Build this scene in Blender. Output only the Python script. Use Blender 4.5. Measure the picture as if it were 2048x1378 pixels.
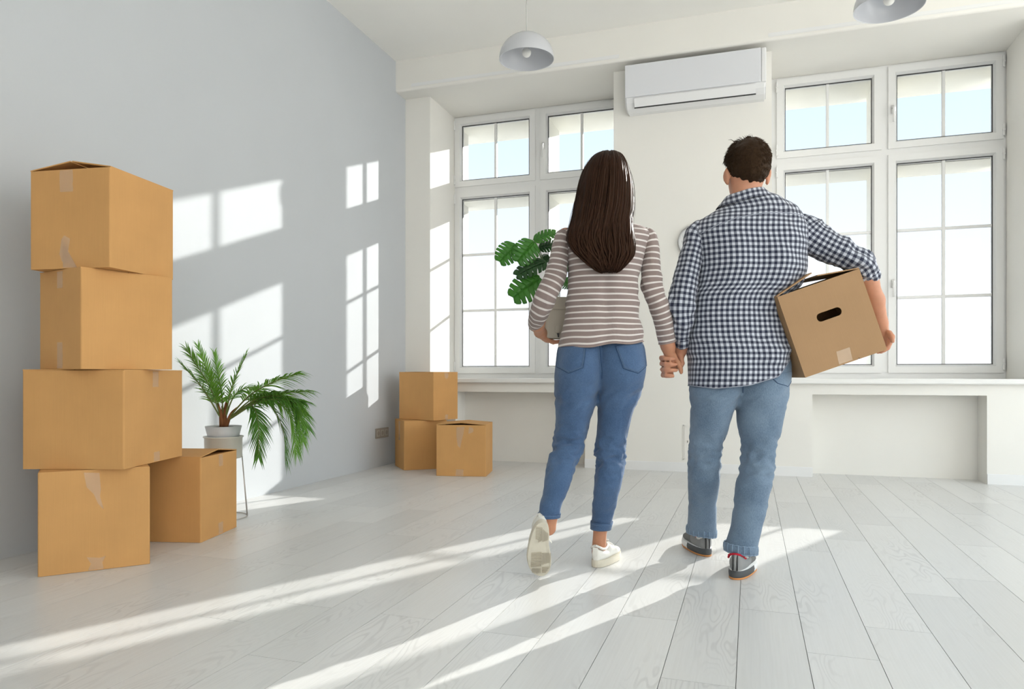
import bpy, bmesh, math, random
import numpy as np
from mathutils import Vector, Matrix, noise
from mathutils.bvhtree import BVHTree

for o in list(bpy.data.objects):
    bpy.data.objects.remove(o, do_unlink=True)
SC = bpy.context.scene
COL = SC.collection
PI = math.pi
R = math.radians
random.seed(7)

# ------------------------------------------------------------------ camera
EYE = 0.79
YAW = 0.3197
cam = bpy.data.cameras.new('camera')
cam.sensor_width = 36.0
cam.lens = 1439.5 / 2048 * 36
cam.shift_y = 0.0304
cam.clip_start = 0.05
camo = bpy.data.objects.new('camera', cam)
camo.location = (0, 0, EYE)
camo.rotation_euler = (PI / 2, 0, YAW)
COL.objects.link(camo)
SC.camera = camo

# ------------------------------------------------------------------ sky, sun, exposure
SC.view_settings.view_transform = 'Standard'
SC.view_settings.look = 'None'
SC.view_settings.gamma = 1.0
SC.view_settings.use_curve_mapping = False
SC.view_settings.exposure = 0.15
W = bpy.data.worlds.new('sky')
SC.world = W
W.use_nodes = True
nt = W.node_tree
nt.nodes.clear()
tc = nt.nodes.new('ShaderNodeTexCoord')
sx = nt.nodes.new('ShaderNodeSeparateXYZ')
rp = nt.nodes.new('ShaderNodeValToRGB')
bg = nt.nodes.new('ShaderNodeBackground')
ow = nt.nodes.new('ShaderNodeOutputWorld')
e = rp.color_ramp.elements
e[0].position = 0.0; e[0].color = (1.0, 1.0, 0.97, 1)
e[1].position = 0.55; e[1].color = (0.60, 0.80, 1.0, 1)
m_ = rp.color_ramp.elements.new(0.10); m_.color = (1.0, 1.0, 1.0, 1)
m_ = rp.color_ramp.elements.new(0.30); m_.color = (0.80, 0.92, 1.0, 1)
nt.links.new(tc.outputs['Generated'], sx.inputs[0])
nt.links.new(sx.outputs['Z'], rp.inputs[0])
nt.links.new(rp.outputs[0], bg.inputs[0])
bg.inputs[1].default_value = 3.2
nt.links.new(bg.outputs[0], ow.inputs[0])

sun = bpy.data.lights.new('sun', 'SUN')
sun.energy = 18.0
sun.angle = R(0.6)
sun.color = (1.0, 0.95, 0.86)
suno = bpy.data.objects.new('sun', sun)
suno.rotation_euler = Vector((-0.492, -1.0, -0.378)).to_track_quat('-Z', 'Y').to_euler()
suno.location = (4, 12, 6)
COL.objects.link(suno)

# ------------------------------------------------------------------ helpers
def link(o, parent=None):
    COL.objects.link(o)
    if parent is not None:
        o.parent = parent
    return o

def tag(o, label=None, cat=None, group=None, kind=None):
    if label: o['label'] = label
    if cat: o['category'] = cat
    if group: o['group'] = group
    if kind: o['kind'] = kind
    return o

def empty(name, loc=(0, 0, 0), rz=0.0, rot=None):
    o = bpy.data.objects.new(name, None)
    o.empty_display_size = 0.05
    COL.objects.link(o)
    o.location = loc
    o.rotation_euler = rot if rot is not None else (0, 0, rz)
    return o

def obj(name, bm, mat, parent=None, smooth=False, loc=None, rot=None):
    me = bpy.data.meshes.new(name)
    bmesh.ops.recalc_face_normals(bm, faces=bm.faces)
    bm.to_mesh(me); bm.free()
    for p in me.polygons: p.use_smooth = smooth
    if mat is not None: me.materials.append(mat)
    o = bpy.data.objects.new(name, me)
    link(o, parent)
    if loc is not None: o.location = loc
    if rot is not None: o.rotation_euler = rot
    return o

def pyobj(name, v, f, mat, parent=None, smooth=True, uv=None, loc=None):
    me = bpy.data.meshes.new(name)
    me.from_pydata([tuple(map(float, p)) for p in v], [], [tuple(map(int, q)) for q in f])
    if smooth:
        me.polygons.foreach_set('use_smooth', [True] * len(me.polygons))
    if mat is not None: me.materials.append(mat)
    if uv is not None:
        ul = me.uv_layers.new(name='UVMap')
        li = np.zeros(len(me.loops), dtype=np.int32)
        me.loops.foreach_get('vertex_index', li)
        uva = np.asarray(uv)
        if uva.shape[0] == len(me.vertices):
            uva = uva[li]
        ul.data.foreach_set('uv', np.ascontiguousarray(uva, dtype=np.float32).ravel())
    me.update()
    o = bpy.data.objects.new(name, me)
    link(o, parent)
    if loc is not None: o.location = loc
    return o

def bx(bm, x0, x1, y0, y1, z0, z1, M=None):
    vs = [bm.verts.new((x, y, z)) for x in (x0, x1) for y in (y0, y1) for z in (z0, z1)]
    if M is not None:
        for v in vs: v.co = M @ v.co
    for q in ((0, 1, 3, 2), (4, 6, 7, 5), (0, 4, 5, 1), (2, 3, 7, 6), (0, 2, 6, 4), (1, 5, 7, 3)):
        bm.faces.new([vs[i] for i in q])
    return vs

def box(name, x0, x1, y0, y1, z0, z1, mat, parent=None, bev=0.0, seg=2):
    bm = bmesh.new()
    bx(bm, x0, x1, y0, y1, z0, z1)
    if bev > 0:
        bmesh.ops.bevel(bm, geom=bm.edges[:], offset=bev, segments=seg, affect='EDGES', profile=0.5)
    return obj(name, bm, mat, parent, smooth=False)

def tube(bm, pts, rad, n=8, cap=True):
    """tube along pts; rad scalar or list"""
    pts = [Vector(p) for p in pts]
    rr = rad if isinstance(rad, (list, tuple)) else [rad] * len(pts)
    rings = []
    up = None
    for i, p in enumerate(pts):
        t = (pts[min(i + 1, len(pts) - 1)] - pts[max(i - 1, 0)]).normalized()
        if up is None:
            up = Vector((0, 0, 1)) if abs(t.z) < 0.9 else Vector((1, 0, 0))
        a = t.cross(up).normalized()
        up = a.cross(t).normalized()
        rings.append([bm.verts.new(p + (a * math.cos(2 * PI * k / n) + up * math.sin(2 * PI * k / n)) * rr[i]) for k in range(n)])
    for A, B in zip(rings, rings[1:]):
        for k in range(n):
            bm.faces.new((A[k], A[(k + 1) % n], B[(k + 1) % n], B[k]))
    if cap:
        bm.faces.new(rings[0][::-1]); bm.faces.new(rings[-1])

def lathe(bm, prof, n=40, M=None):
    """prof list of (r,z)"""
    rings = []
    for r, z in prof:
        if r < 1e-6:
            v = bm.verts.new((0, 0, z)); rings.append([v])
        else:
            rings.append([bm.verts.new((r * math.cos(2 * PI * k / n), r * math.sin(2 * PI * k / n), z)) for k in range(n)])
    for A, B in zip(rings, rings[1:]):
        for k in range(n):
            k2 = (k + 1) % n
            if len(A) == 1 and len(B) == 1: continue
            if len(A) == 1: bm.faces.new((A[0], B[k2], B[k]))
            elif len(B) == 1: bm.faces.new((A[k], A[k2], B[0]))
            else: bm.faces.new((A[k], A[k2], B[k2], B[k]))
    if M is not None:
        bmesh.ops.transform(bm, matrix=M, verts=bm.verts)

# ------------------------------------------------------------------ materials
MATS = {}
def mat(name, col, rough=0.6, spec=0.5, metal=0.0, vary=0.0, vscale=8.0, bump=0.0, bscale=200.0, sheen=0.0, coat=0.0, stretch=(1, 1, 1)):
    if name in MATS: return MATS[name]
    m = bpy.data.materials.new(name)
    m.use_nodes = True
    n = m.node_tree; b = n.nodes['Principled BSDF']
    b.inputs['Base Color'].default_value = (*col, 1)
    b.inputs['Roughness'].default_value = rough
    b.inputs['Specular IOR Level'].default_value = spec
    b.inputs['Metallic'].default_value = metal
    b.inputs['Sheen Weight'].default_value = sheen
    b.inputs['Coat Weight'].default_value = coat
    if vary or bump:
        t = n.nodes.new('ShaderNodeTexCoord')
        mp = n.nodes.new('ShaderNodeMapping'); mp.inputs['Scale'].default_value = stretch
        n.links.new(t.outputs['Object'], mp.inputs[0])
    if vary:
        ns = n.nodes.new('ShaderNodeTexNoise'); ns.inputs['Scale'].default_value = vscale; ns.inputs['Detail'].default_value = 5
        n.links.new(mp.outputs[0], ns.inputs['Vector'])
        mr = n.nodes.new('ShaderNodeMapRange'); mr.inputs['From Min'].default_value = 0.3; mr.inputs['From Max'].default_value = 0.7
        mr.inputs['To Min'].default_value = 1 - vary; mr.inputs['To Max'].default_value = 1 + vary
        n.links.new(ns.outputs['Fac'], mr.inputs['Value'])
        vm = n.nodes.new('ShaderNodeVectorMath'); vm.operation = 'SCALE'
        vm.inputs[0].default_value = col
        n.links.new(mr.outputs[0], vm.inputs['Scale'])
        n.links.new(vm.outputs[0], b.inputs['Base Color'])
    if bump:
        n2 = n.nodes.new('ShaderNodeTexNoise'); n2.inputs['Scale'].default_value = bscale; n2.inputs['Detail'].default_value = 4
        n.links.new(mp.outputs[0], n2.inputs['Vector'])
        bp = n.nodes.new('ShaderNodeBump'); bp.inputs['Strength'].default_value = bump; bp.inputs['Distance'].default_value = 0.004
        n.links.new(n2.outputs['Fac'], bp.inputs['Height'])
        n.links.new(bp.outputs[0], b.inputs['Normal'])
    MATS[name] = m
    return m

M_WALL = mat('white_wall_paint', (0.84, 0.822, 0.772), 0.75, 0.3, vary=0.012, vscale=2.5, bump=0.05, bscale=120)
M_BLUE = mat('grey_blue_wall_paint', (0.55, 0.572, 0.592), 0.75, 0.3, vary=0.012, vscale=2.0, bump=0.05, bscale=120)
M_CEIL = mat('ceiling_paint', (0.93, 0.915, 0.87), 0.8, 0.3, vary=0.01, vscale=2.0)
M_PVC = mat('white_window_plastic', (0.79, 0.79, 0.78), 0.35, 0.5)
M_GASKET = mat('black_rubber_gasket', (0.03, 0.03, 0.03), 0.6)
M_PLASTER = mat('outside_plaster', (0.90, 0.88, 0.80), 0.85, 0.2, vary=0.03, vscale=6, bump=0.1, bscale=60)
M_TRIM = mat('white_trim_paint', (0.82, 0.82, 0.81), 0.4, 0.5)
M_SILL = mat('white_sill_laminate', (0.82, 0.815, 0.79), 0.35, 0.5)
M_AC = mat('air_conditioner_plastic', (0.72, 0.73, 0.76), 0.4, 0.5)
M_AC2 = mat('air_conditioner_white_plastic', (0.82, 0.82, 0.82), 0.35, 0.5)
M_LAMP = mat('white_lamp_enamel', (0.62, 0.63, 0.66), 0.25, 0.5)
M_BULB = mat('bulb_opal_glass', (0.85, 0.84, 0.80), 0.15, 0.5)
M_CORD = mat('pale_cord', (0.62, 0.62, 0.58), 0.6)
M_GREYPL = mat('grey_brown_plastic', (0.30, 0.27, 0.23), 0.4)
M_DARK = mat('dark_plastic', (0.04, 0.04, 0.04), 0.5)
M_METAL = mat('brushed_metal', (0.55, 0.563, 0.578), 0.3, 0.5, metal=1.0)
M_CHROME = mat('pale_wire', (0.62, 0.58, 0.54), 0.35, 0.5, metal=0.6)

def cardboard(name, col):
    m = bpy.data.materials.new(name); m.use_nodes = True
    n = m.node_tree; b = n.nodes['Principled BSDF']
    b.inputs['Roughness'].default_value = 0.72; b.inputs['Specular IOR Level'].default_value = 0.25
    t = n.nodes.new('ShaderNodeTexCoord')
    ns = n.nodes.new('ShaderNodeTexNoise'); ns.inputs['Scale'].default_value = 5; ns.inputs['Detail'].default_value = 6
    n.links.new(t.outputs['Object'], ns.inputs['Vector'])
    mp = n.nodes.new('ShaderNodeMapping'); mp.inputs['Scale'].default_value = (260, 260, 6)
    n.links.new(t.outputs['Object'], mp.inputs[0])
    n2 = n.nodes.new('ShaderNodeTexNoise'); n2.inputs['Scale'].default_value = 1; n2.inputs['Detail'].default_value = 3
    n.links.new(mp.outputs[0], n2.inputs['Vector'])
    ad = n.nodes.new('ShaderNodeMath'); ad.operation = 'MULTIPLY_ADD'; ad.inputs[1].default_value = 0.35
    n.links.new(n2.outputs['Fac'], ad.inputs[0]); n.links.new(ns.outputs['Fac'], ad.inputs[2])
    mr = n.nodes.new('ShaderNodeMapRange'); mr.inputs['From Min'].default_value = 0.4; mr.inputs['From Max'].default_value = 0.95
    mr.inputs['To Min'].default_value = 0.93; mr.inputs['To Max'].default_value = 1.06
    n.links.new(ad.outputs[0], mr.inputs['Value'])
    vm = n.nodes.new('ShaderNodeVectorMath'); vm.operation = 'SCALE'; vm.inputs[0].default_value = col
    n.links.new(mr.outputs[0], vm.inputs['Scale']); n.links.new(vm.outputs[0], b.inputs['Base Color'])
    bp = n.nodes.new('ShaderNodeBump'); bp.inputs['Strength'].default_value = 0.06; bp.inputs['Distance'].default_value = 0.002
    n.links.new(n2.outputs['Fac'], bp.inputs['Height']); n.links.new(bp.outputs[0], b.inputs['Normal'])
    return m
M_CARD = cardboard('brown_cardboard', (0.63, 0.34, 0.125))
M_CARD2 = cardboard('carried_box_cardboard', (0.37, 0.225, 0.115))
M_CARDIN = mat('cardboard_inside', (0.36, 0.22, 0.11), 0.8, 0.2)

def tape_mat():
    m = bpy.data.materials.new('clear_packing_tape'); m.use_nodes = True
    n = m.node_tree; b = n.nodes['Principled BSDF']
    b.inputs['Base Color'].default_value = (0.84, 0.64, 0.46, 1); b.inputs['Roughness'].default_value = 0.3
    tr = n.nodes.new('ShaderNodeBsdfTransparent'); mx = n.nodes.new('ShaderNodeMixShader'); mx.inputs[0].default_value = 0.34
    n.links.new(tr.outputs[0], mx.inputs[1]); n.links.new(b.outputs[0], mx.inputs[2])
    n.links.new(mx.outputs[0], n.nodes['Material Output'].inputs[0])
    return m
M_TAPE = tape_mat()

def glass_mat(name, tint):
    m = bpy.data.materials.new(name); m.use_nodes = True
    n = m.node_tree; n.nodes.remove(n.nodes['Principled BSDF'])
    tr = n.nodes.new('ShaderNodeBsdfTransparent'); tr.inputs[0].default_value = (*tint, 1)
    gl = n.nodes.new('ShaderNodeBsdfGlossy'); gl.inputs['Roughness'].default_value = 0.0
    fr = n.nodes.new('ShaderNodeFresnel'); fr.inputs[0].default_value = 1.3
    mx = n.nodes.new('ShaderNodeMixShader')
    n.links.new(fr.outputs[0], mx.inputs[0]); n.links.new(tr.outputs[0], mx.inputs[1]); n.links.new(gl.outputs[0], mx.inputs[2])
    n.links.new(mx.outputs[0], n.nodes['Material Output'].inputs[0])
    return m
M_GLASS = glass_mat('window_glass', (0.55, 0.563, 0.578))

def floor_mat():
    m = bpy.data.materials.new('whitewashed_oak_laminate'); m.use_nodes = True
    n = m.node_tree; b = n.nodes['Principled BSDF']
    b.inputs['Roughness'].default_value = 0.34; b.inputs['Specular IOR Level'].default_value = 0.5
    t = n.nodes.new('ShaderNodeTexCoord'); oi = n.nodes.new('ShaderNodeObjectInfo')
    sc = n.nodes.new('ShaderNodeVectorMath'); sc.operation = 'SCALE'; sc.inputs[0].default_value = (13.7, 29.3, 7.1)
    n.links.new(oi.outputs['Random'], sc.inputs['Scale'])
    ad = n.nodes.new('ShaderNodeVectorMath'); ad.operation = 'ADD'
    n.links.new(t.outputs['Object'], ad.inputs[0]); n.links.new(sc.outputs[0], ad.inputs[1])
    # cathedral grain: contour lines of a stretched noise field
    mp = n.nodes.new('ShaderNodeMapping'); mp.inputs['Scale'].default_value = (7.0, 1.3, 1)
    n.links.new(ad.outputs[0], mp.inputs[0])
    ns = n.nodes.new('ShaderNodeTexNoise'); ns.inputs['Scale'].default_value = 1.0; ns.inputs['Detail'].default_value = 2.5; ns.inputs['Roughness'].default_value = 0.45
    n.links.new(mp.outputs[0], ns.inputs['Vector'])
    mu = n.nodes.new('ShaderNodeMath'); mu.operation = 'MULTIPLY'; mu.inputs[1].default_value = 170
    n.links.new(ns.outputs['Fac'], mu.inputs[0])
    si = n.nodes.new('ShaderNodeMath'); si.operation = 'SINE'; n.links.new(mu.outputs[0], si.inputs[0])
    mr = n.nodes.new('ShaderNodeMapRange'); mr.inputs['From Min'].default_value = 0.2; mr.inputs['From Max'].default_value = 1.0
    n.links.new(si.outputs[0], mr.inputs['Value'])
    # patches where the grain is strong
    mp2 = n.nodes.new('ShaderNodeMapping'); mp2.inputs['Scale'].default_value = (5, 1.6, 1)
    n.links.new(ad.outputs[0], mp2.inputs[0])
    n3 = n.nodes.new('ShaderNodeTexNoise'); n3.inputs['Scale'].default_value = 1.0; n3.inputs['Detail'].default_value = 1
    n.links.new(mp2.outputs[0], n3.inputs['Vector'])
    m3 = n.nodes.new('ShaderNodeMapRange'); m3.inputs['From Min'].default_value = 0.47; m3.inputs['From Max'].default_value = 0.68
    n.links.new(n3.outputs['Fac'], m3.inputs['Value'])
    gm = n.nodes.new('ShaderNodeMath'); gm.operation = 'MULTIPLY'
    n.links.new(mr.outputs[0], gm.inputs[0]); n.links.new(m3.outputs[0], gm.inputs[1])
    # fine fibre
    mp3 = n.nodes.new('ShaderNodeMapping'); mp3.inputs['Scale'].default_value = (190, 5, 1)
    n.links.new(ad.outputs[0], mp3.inputs[0])
    n4 = n.nodes.new('ShaderNodeTexNoise'); n4.inputs['Scale'].default_value = 1.0; n4.inputs['Detail'].default_value = 4
    n.links.new(mp3.outputs[0], n4.inputs['Vector'])
    cr = n.nodes.new('ShaderNodeMixRGB'); cr.inputs[1].default_value = (0.66, 0.65, 0.63, 1); cr.inputs[2].default_value = (0.745, 0.74, 0.725, 1)
    n.links.new(n4.outputs['Fac'], cr.inputs[0])
    c2 = n.nodes.new('ShaderNodeMixRGB'); c2.inputs[2].default_value = (0.53, 0.52, 0.505, 1)
    g2 = n.nodes.new('ShaderNodeMath'); g2.operation = 'MULTIPLY'; g2.inputs[1].default_value = 0.55
    n.links.new(gm.outputs[0], g2.inputs[0]); n.links.new(g2.outputs[0], c2.inputs[0]); n.links.new(cr.outputs[0], c2.inputs[1])
    # board to board tone
    rr = n.nodes.new('ShaderNodeMapRange'); rr.inputs['To Min'].default_value = 0.95; rr.inputs['To Max'].default_value = 1.05
    n.links.new(oi.outputs['Random'], rr.inputs['Value'])
    vs = n.nodes.new('ShaderNodeVectorMath'); vs.operation = 'SCALE'
    n.links.new(c2.outputs[0], vs.inputs[0]); n.links.new(rr.outputs[0], vs.inputs['Scale'])
    n.links.new(vs.outputs[0], b.inputs['Base Color'])
    bp = n.nodes.new('ShaderNodeBump'); bp.inputs['Strength'].default_value = 0.12; bp.inputs['Distance'].default_value = 0.001; bp.invert = True
    n.links.new(gm.outputs[0], bp.inputs['Height']); n.links.new(bp.outputs[0], b.inputs['Normal'])
    return m
M_FLOOR = floor_mat()
M_SUB = mat('dark_joint', (0.16, 0.155, 0.145), 0.9, 0.1)

# ------------------------------------------------------------------ the room
XL, XR = -3.056, 4.6
YW, YG, YB = 6.066, 6.69, 5.874       # wall face, glazing plane, beam face
YBACK = -2.6
ZC, ZB = 3.642, 3.3646
WT = 0.95                              # window wall thickness
def struct(name, bm, m, parent=None, smooth=False):
    o = obj(name, bm, m, parent, smooth)
    if parent is None: o['kind'] = 'structure'
    return o

# floor: dark slab with the boards as parts
bm = bmesh.new(); bx(bm, XL - .1, XR + .1, YBACK - .1, YW + 0.3, -0.12, -0.004)
floor = struct('floor', bm, M_SUB)
tag(floor, 'whitewashed pale oak laminate board floor', None)
PW, PL = 0.188, 1.29
board_cache = {}
def board(x0, x1, y0, y1, g=0.0009):
    key = (round(x1 - x0, 4), round(y1 - y0, 4))
    if key not in board_cache:
        b = bmesh.new()
        w, l = key
        vs = bx(b, g, w - g, g, l - g, -0.008, 0.0)
        me = bpy.data.meshes.new('plank'); bmesh.ops.recalc_face_normals(b, faces=b.faces); b.to_mesh(me); b.free()
        me.materials.append(M_FLOOR)
        board_cache[key] = me
    o = bpy.data.objects.new('plank', board_cache[key]); link(o, floor); o.location = (x0, y0, 0)
k0 = math.ceil((XL - 0.153) / PW) - 1
k1 = math.floor((XR - 0.153) / PW) + 1
fixed = {0: 2.215, 1: 2.50, 2: 2.93, -5: 2.08, -3: 2.37, -10: 1.92, -8: 1.70}
for k in range(k0, k1):
    x0, x1 = max(XL, 0.153 + PW * k), min(XR, 0.153 + PW * (k + 1))
    if x1 - x0 < 0.01: continue
    off = fixed.get(k, random.choice([0.0, 0.18, 0.43, 0.64, 0.86, 1.07]) + YBACK)
    y = off - math.ceil((off - YBACK) / PL) * PL
    while y < YW + 0.24:
        a, b2 = max(y, YBACK), min(y + PL, YW + 0.24)
        if b2 - a > 0.03: board(x0, x1, a, b2)
        y += PL

# left wall, right wall, ceiling
bm = bmesh.new(); bx(bm, XL - 0.15, XL, YBACK - .2, YW + WT, -0.1, ZC + 0.1)
tag(struct('wall_left', bm, M_BLUE), 'grey-blue painted side wall with patches of sun')
bm = bmesh.new(); bx(bm, XL - .15, XR + .15, YBACK - .2, YW + WT, ZC, ZC + 0.15)
tag(struct('ceiling', bm, M_CEIL), 'flat white ceiling')
# window wall built round the two openings and the two radiator niches
LX0, LX1 = -2.8034, -1.10      # left opening
RX0, RX1 = 0.1616 , 1.925      # right opening
ZS = 0.726
NB = 6.2916
bm = bmesh.new()
def wb(x0, x1, z0, z1, y0=YW, y1=YW + WT): bx(bm, x0, x1, y0, y1, z0, z1)
wb(XL - .15, LX0, -.1, ZC); wb(LX1, RX0, -.1, ZC); wb(RX1, XR + .15, -.1, ZC)
for a, b2, na, nb in ((LX0, LX1, -2.55, -1.348), (RX0, RX1, 0.4606, 1.6373)):
    wb(a, b2, ZB, ZC)
    wb(a, b2, 0.644, ZS, YW, YG + 0.06)
    wb(a, na, -.1, 0.644, YW, YG + 0.06); wb(nb, b2, -.1, 0.644, YW, YG + 0.06)
    wb(na, nb, -.1, 0.644, NB, YG + 0.06)
wback = struct('wall_back', bm, M_WALL)
tag(wback, 'white window wall with deep reveals and radiator niches')
# beam along the top of the window wall
bm = bmesh.new()
prof = [(YB, ZC), (YB, ZB + 0.05)]
for i in range(7):
    a = i / 6 * PI / 2
    prof.append((YB + 0.022 - 0.022 * math.cos(a), ZB + 0.022 - 0.022 * math.sin(a)))
prof += [(YW, ZB), (YW, ZC)]
A = [bm.verts.new((XL, y, z)) for y, z in prof]; B = [bm.verts.new((XR, y, z)) for y, z in prof]
n_ = len(prof)
for i in range(n_): bm.faces.new((A[i], A[(i + 1) % n_], B[(i + 1) % n_], B[i]))
bm.faces.new(A[::-1]); bm.faces.new(B)
tag(struct('trim_1', bm, M_WALL), 'white boxed beam under the ceiling above the windows')
# curtain rails tucked under the beam
for i, (a, b2) in enumerate(((-2.90, -1.02), (0.13, XR - 0.05))):
    bm = bmesh.new()
    bx(bm, a, b2, YB - 0.004, YB + 0.010, ZB + 0.028, ZB + 0.058)
    bmesh.ops.bevel(bm, geom=bm.edges[:], offset=0.003, segments=2, affect='EDGES')
    tag(struct('trim_%d' % (i + 2), bm, M_TRIM), 'white cover strip along the beam edge %s' % ('above the first window by the grey wall' if i == 0 else 'above the window with the man in front'))
# right wall and rear wall, out of the picture, with openings added and sized for fill light
bm = bmesh.new()
y0s = [YBACK - .2, 0.9, 2.3, 2.6, 5.5, YW + WT]
for a, b2 in ((y0s[0], y0s[1]), (y0s[2], y0s[3]), (y0s[4], y0s[5])): bx(bm, XR, XR + .15, a, b2, -.1, ZC)
for a, b2 in ((y0s[1], y0s[2]), (y0s[3], y0s[4])):
    bx(bm, XR, XR + .15, a, b2, -.1, 0.25); bx(bm, XR, XR + .15, a, b2, 3.45, ZC)
struct('wall_right', bm, M_WALL)
bm = bmesh.new()
xs = [XL - .15, 0.6, 2.4, 2.7, 4.4, XR + .15]
for a, b2 in ((xs[0], xs[1]), (xs[2], xs[3]), (xs[4], xs[5])): bx(bm, a, b2, YBACK - .2, YBACK, -.1, ZC)
for a, b2 in ((xs[1], xs[2]), (xs[3], xs[4])):
    bx(bm, a, b2, YBACK - .2, YBACK, -.1, 0.15); bx(bm, a, b2, YBACK - .2, YBACK, 3.45, ZC)
struct('wall_front', bm, M_WALL)

# baseboards
bm = bmesh.new()
for a, b2 in ((-1.348, 0.4606), (1.6373, XR)):
    v0 = len(bm.verts)
    bx(bm, a, b2, YW - 0.014, YW, 0, 0.075)
bmesh.ops.bevel(bm, geom=[e_ for e_ in bm.edges if all(v.co.z > .07 and v.co.y < YW - .01 for v in e_.verts)], offset=0.005, segments=2, affect='EDGES')
tag(struct('baseboard_back', bm, M_TRIM), 'white skirting board along the window wall')

# ------------------------------------------------------------------ windows
ZT, ZUB, ZLT, ZLB = 3.281, 2.7355, 2.5489, 0.8806
def handle(parent, x, z):
    bm = bmesh.new()
    bx(bm, x - .012, x + .012, YG - .068, YG - .058, z - .035, z + .035)
    bmesh.ops.bevel(bm, geom=bm.edges[:], offset=0.004, segments=2, affect='EDGES')
    tube(bm, [(x, YG - .062, z + .01), (x, YG - .098, z + .012), (x, YG - .104, z + .0), (x, YG - .104, z - .115)], [.009, .009, .010, .008], 10)
    obj('handle', bm, M_PVC, parent, True)
def hinge(parent, x, z):
    bm = bmesh.new()
    tube(bm, [(x, YG - .062, z - .045), (x, YG - .062, z + .045)], .008, 10)
    bx(bm, x - .009, x + .009, YG - .07, YG - .05, z - .006, z + .006)
    obj('hinge', bm, M_PVC, parent)
def sash(parent, x0, x1, z0, z1, nh, hx=None, hz=None, hgx=None):
    m = 0.068
    ox0, ox1, oz0, oz1 = x0 - m, x1 + m, z0 - m, z1 + m
    bm = bmesh.new()
    # mitred sash frame with a sloped inner bead
    loops = [[(ox0, oz0), (ox1, oz0), (ox1, oz1), (ox0, oz1)],
             [(x0 - .014, z0 - .014), (x1 + .014, z0 - .014), (x1 + .014, z1 + .014), (x0 - .014, z1 + .014)],
             [(x0, z0), (x1, z0), (x1, z1), (x0, z1)]]
    ys = [YG - .055, YG - .055, YG - .022]
    L = [[bm.verts.new((x, y, z)) for x, z in lp] for lp, y in zip(loops, ys)]
    Bk = [bm.verts.new((x, YG + .03, z)) for x, z in loops[2]]
    Bo = [bm.verts.new((x, YG + .03, z)) for x, z in loops[0]]
    L2 = L + [Bk, Bo]
    for a, b2 in zip(L2, L2[1:] + L2[:1]):
        for i in range(4):
            bm.faces.new((a[i], a[(i + 1) % 4], b2[(i + 1) % 4], b2[i]))
    s = obj('sash', bm, M_PVC, parent)
    bm = bmesh.new()
    g = .005
    for a in ((x0, x1, z1 - g, z1), (x0, x1, z0, z0 + g), (x0, x0 + g, z0, z1), (x1 - g, x1, z0, z1)):
        bx(bm, a[0], a[1], YG - .020, YG - .004, a[2], a[3])
    obj('gasket', bm, M_GASKET, s)
    mw = .0115
    xm = (x0 + x1) / 2
    xr = [x0, xm, x1]
    zr = [z0 + (z1 - z0) * i / (nh + 1) for i in range(nh + 2)]
    box('muntin', xm - mw, xm + mw, YG - .016, YG + .012, z0, z1, M_PVC, s, .002, 1)
    for z in zr[1:-1]:
        box('muntin', x0, x1, YG - .014, YG + .010, z - mw, z + mw, M_PVC, s, .002, 1)
    for i in range(2):
        for j in range(nh + 1):
            bm = bmesh.new()
            bx(bm, xr[i] + .001, xr[i + 1] - .001, YG - .003, YG + .001, zr[j] + .001, zr[j + 1] - .001)
            obj('pane', bm, M_GLASS, s)
    if hx is not None: handle(s, hx, hz)
    if hgx is not None:
        for z in ((oz0 + .07, oz1 - .07)): hinge(s, hgx, z)
    return s
def window(name, ox0, ox1, gx, label):
    w = empty(name, (0, 0, 0)); tag(w, label, None, None, 'structure')
    x0, x1, x2, x3 = gx
    bm = bmesh.new()
    F = YG - .040
    def fb(a, b2, z0, z1): bx(bm, a, b2, F, YG + .045, z0, z1)
    xm = (x1 + x2) / 2; zm = (ZUB + ZLT) / 2
    zr_ = [0.765, ZLB - .03, zm - .055, zm + .055, ZT + .03, ZB]
    xr_ = [ox0, x0 - .03, xm - .055, xm + .055, x3 + .03, ox1]
    for j in range(5):
        if j % 2 == 0: fb(ox0, ox1, zr_[j], zr_[j + 1])
        else:
            for i in (0, 2, 4): fb(xr_[i], xr_[i + 1], zr_[j], zr_[j + 1])
    obj('frame', bm, M_PVC, w)
    hzu, hzl = (ZT + ZUB) / 2 - .02, 1.55
    sash(w, x0, x1, ZUB, ZT, 0, None, None, x0 - .066)
    sash(w, x2, x3, ZUB, ZT, 0, x2 - .034, hzu, x3 + .066)
    sash(w, x0, x1, ZLB, ZLT, 2, None, None, x0 - .066)
    sash(w, x2, x3, ZLB, ZLT, 2, x2 - .034, hzl, x3 + .066)
    # inner sill board
    bm = bmesh.new(); bx(bm, ox0 - .06, ox1 + .06, YW - .045, YW, ZS, .765); bx(bm, ox0, ox1, YW - .001, YG - .035, ZS, .765)
    bmesh.ops.bevel(bm, geom=[e_ for e_ in bm.edges if all(v.co.y < YW - .04 for v in e_.verts)], offset=.006, segments=3, affect='EDGES')
    obj('window_sill', bm, M_SILL, w)
    # outer masonry reveal: post and transom a hand's breadth outside the glazing
    bm = bmesh.new()
    Y0, Y1 = YG + .06, YG + .49
    bx(bm, x1 + .03, x2 - .02, Y0 + .02, Y1, 0.74, 2.553)
    bx(bm, x1 + .03, x2 - .02, Y0 + .02, Y1, 2.70, 3.30)
    bx(bm, ox0 - .1, ox1 + .1, Y0 + .02, Y1, 2.553, 2.70)
    bx(bm, ox0 - .1, ox1 + .1, Y0, Y1 + .1, 3.30, 3.9)
    bx(bm, ox0 - .1, ox1 + .1, Y0, Y1 + .12, 0.5, 0.74)
    obj('outer_reveal', bm, M_PLASTER, w)
    return w
window('window_1', LX0, LX1, (-2.7322, -2.0317, -1.8442, -1.1842), 'tall white casement window beside the grey-blue wall')
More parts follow.
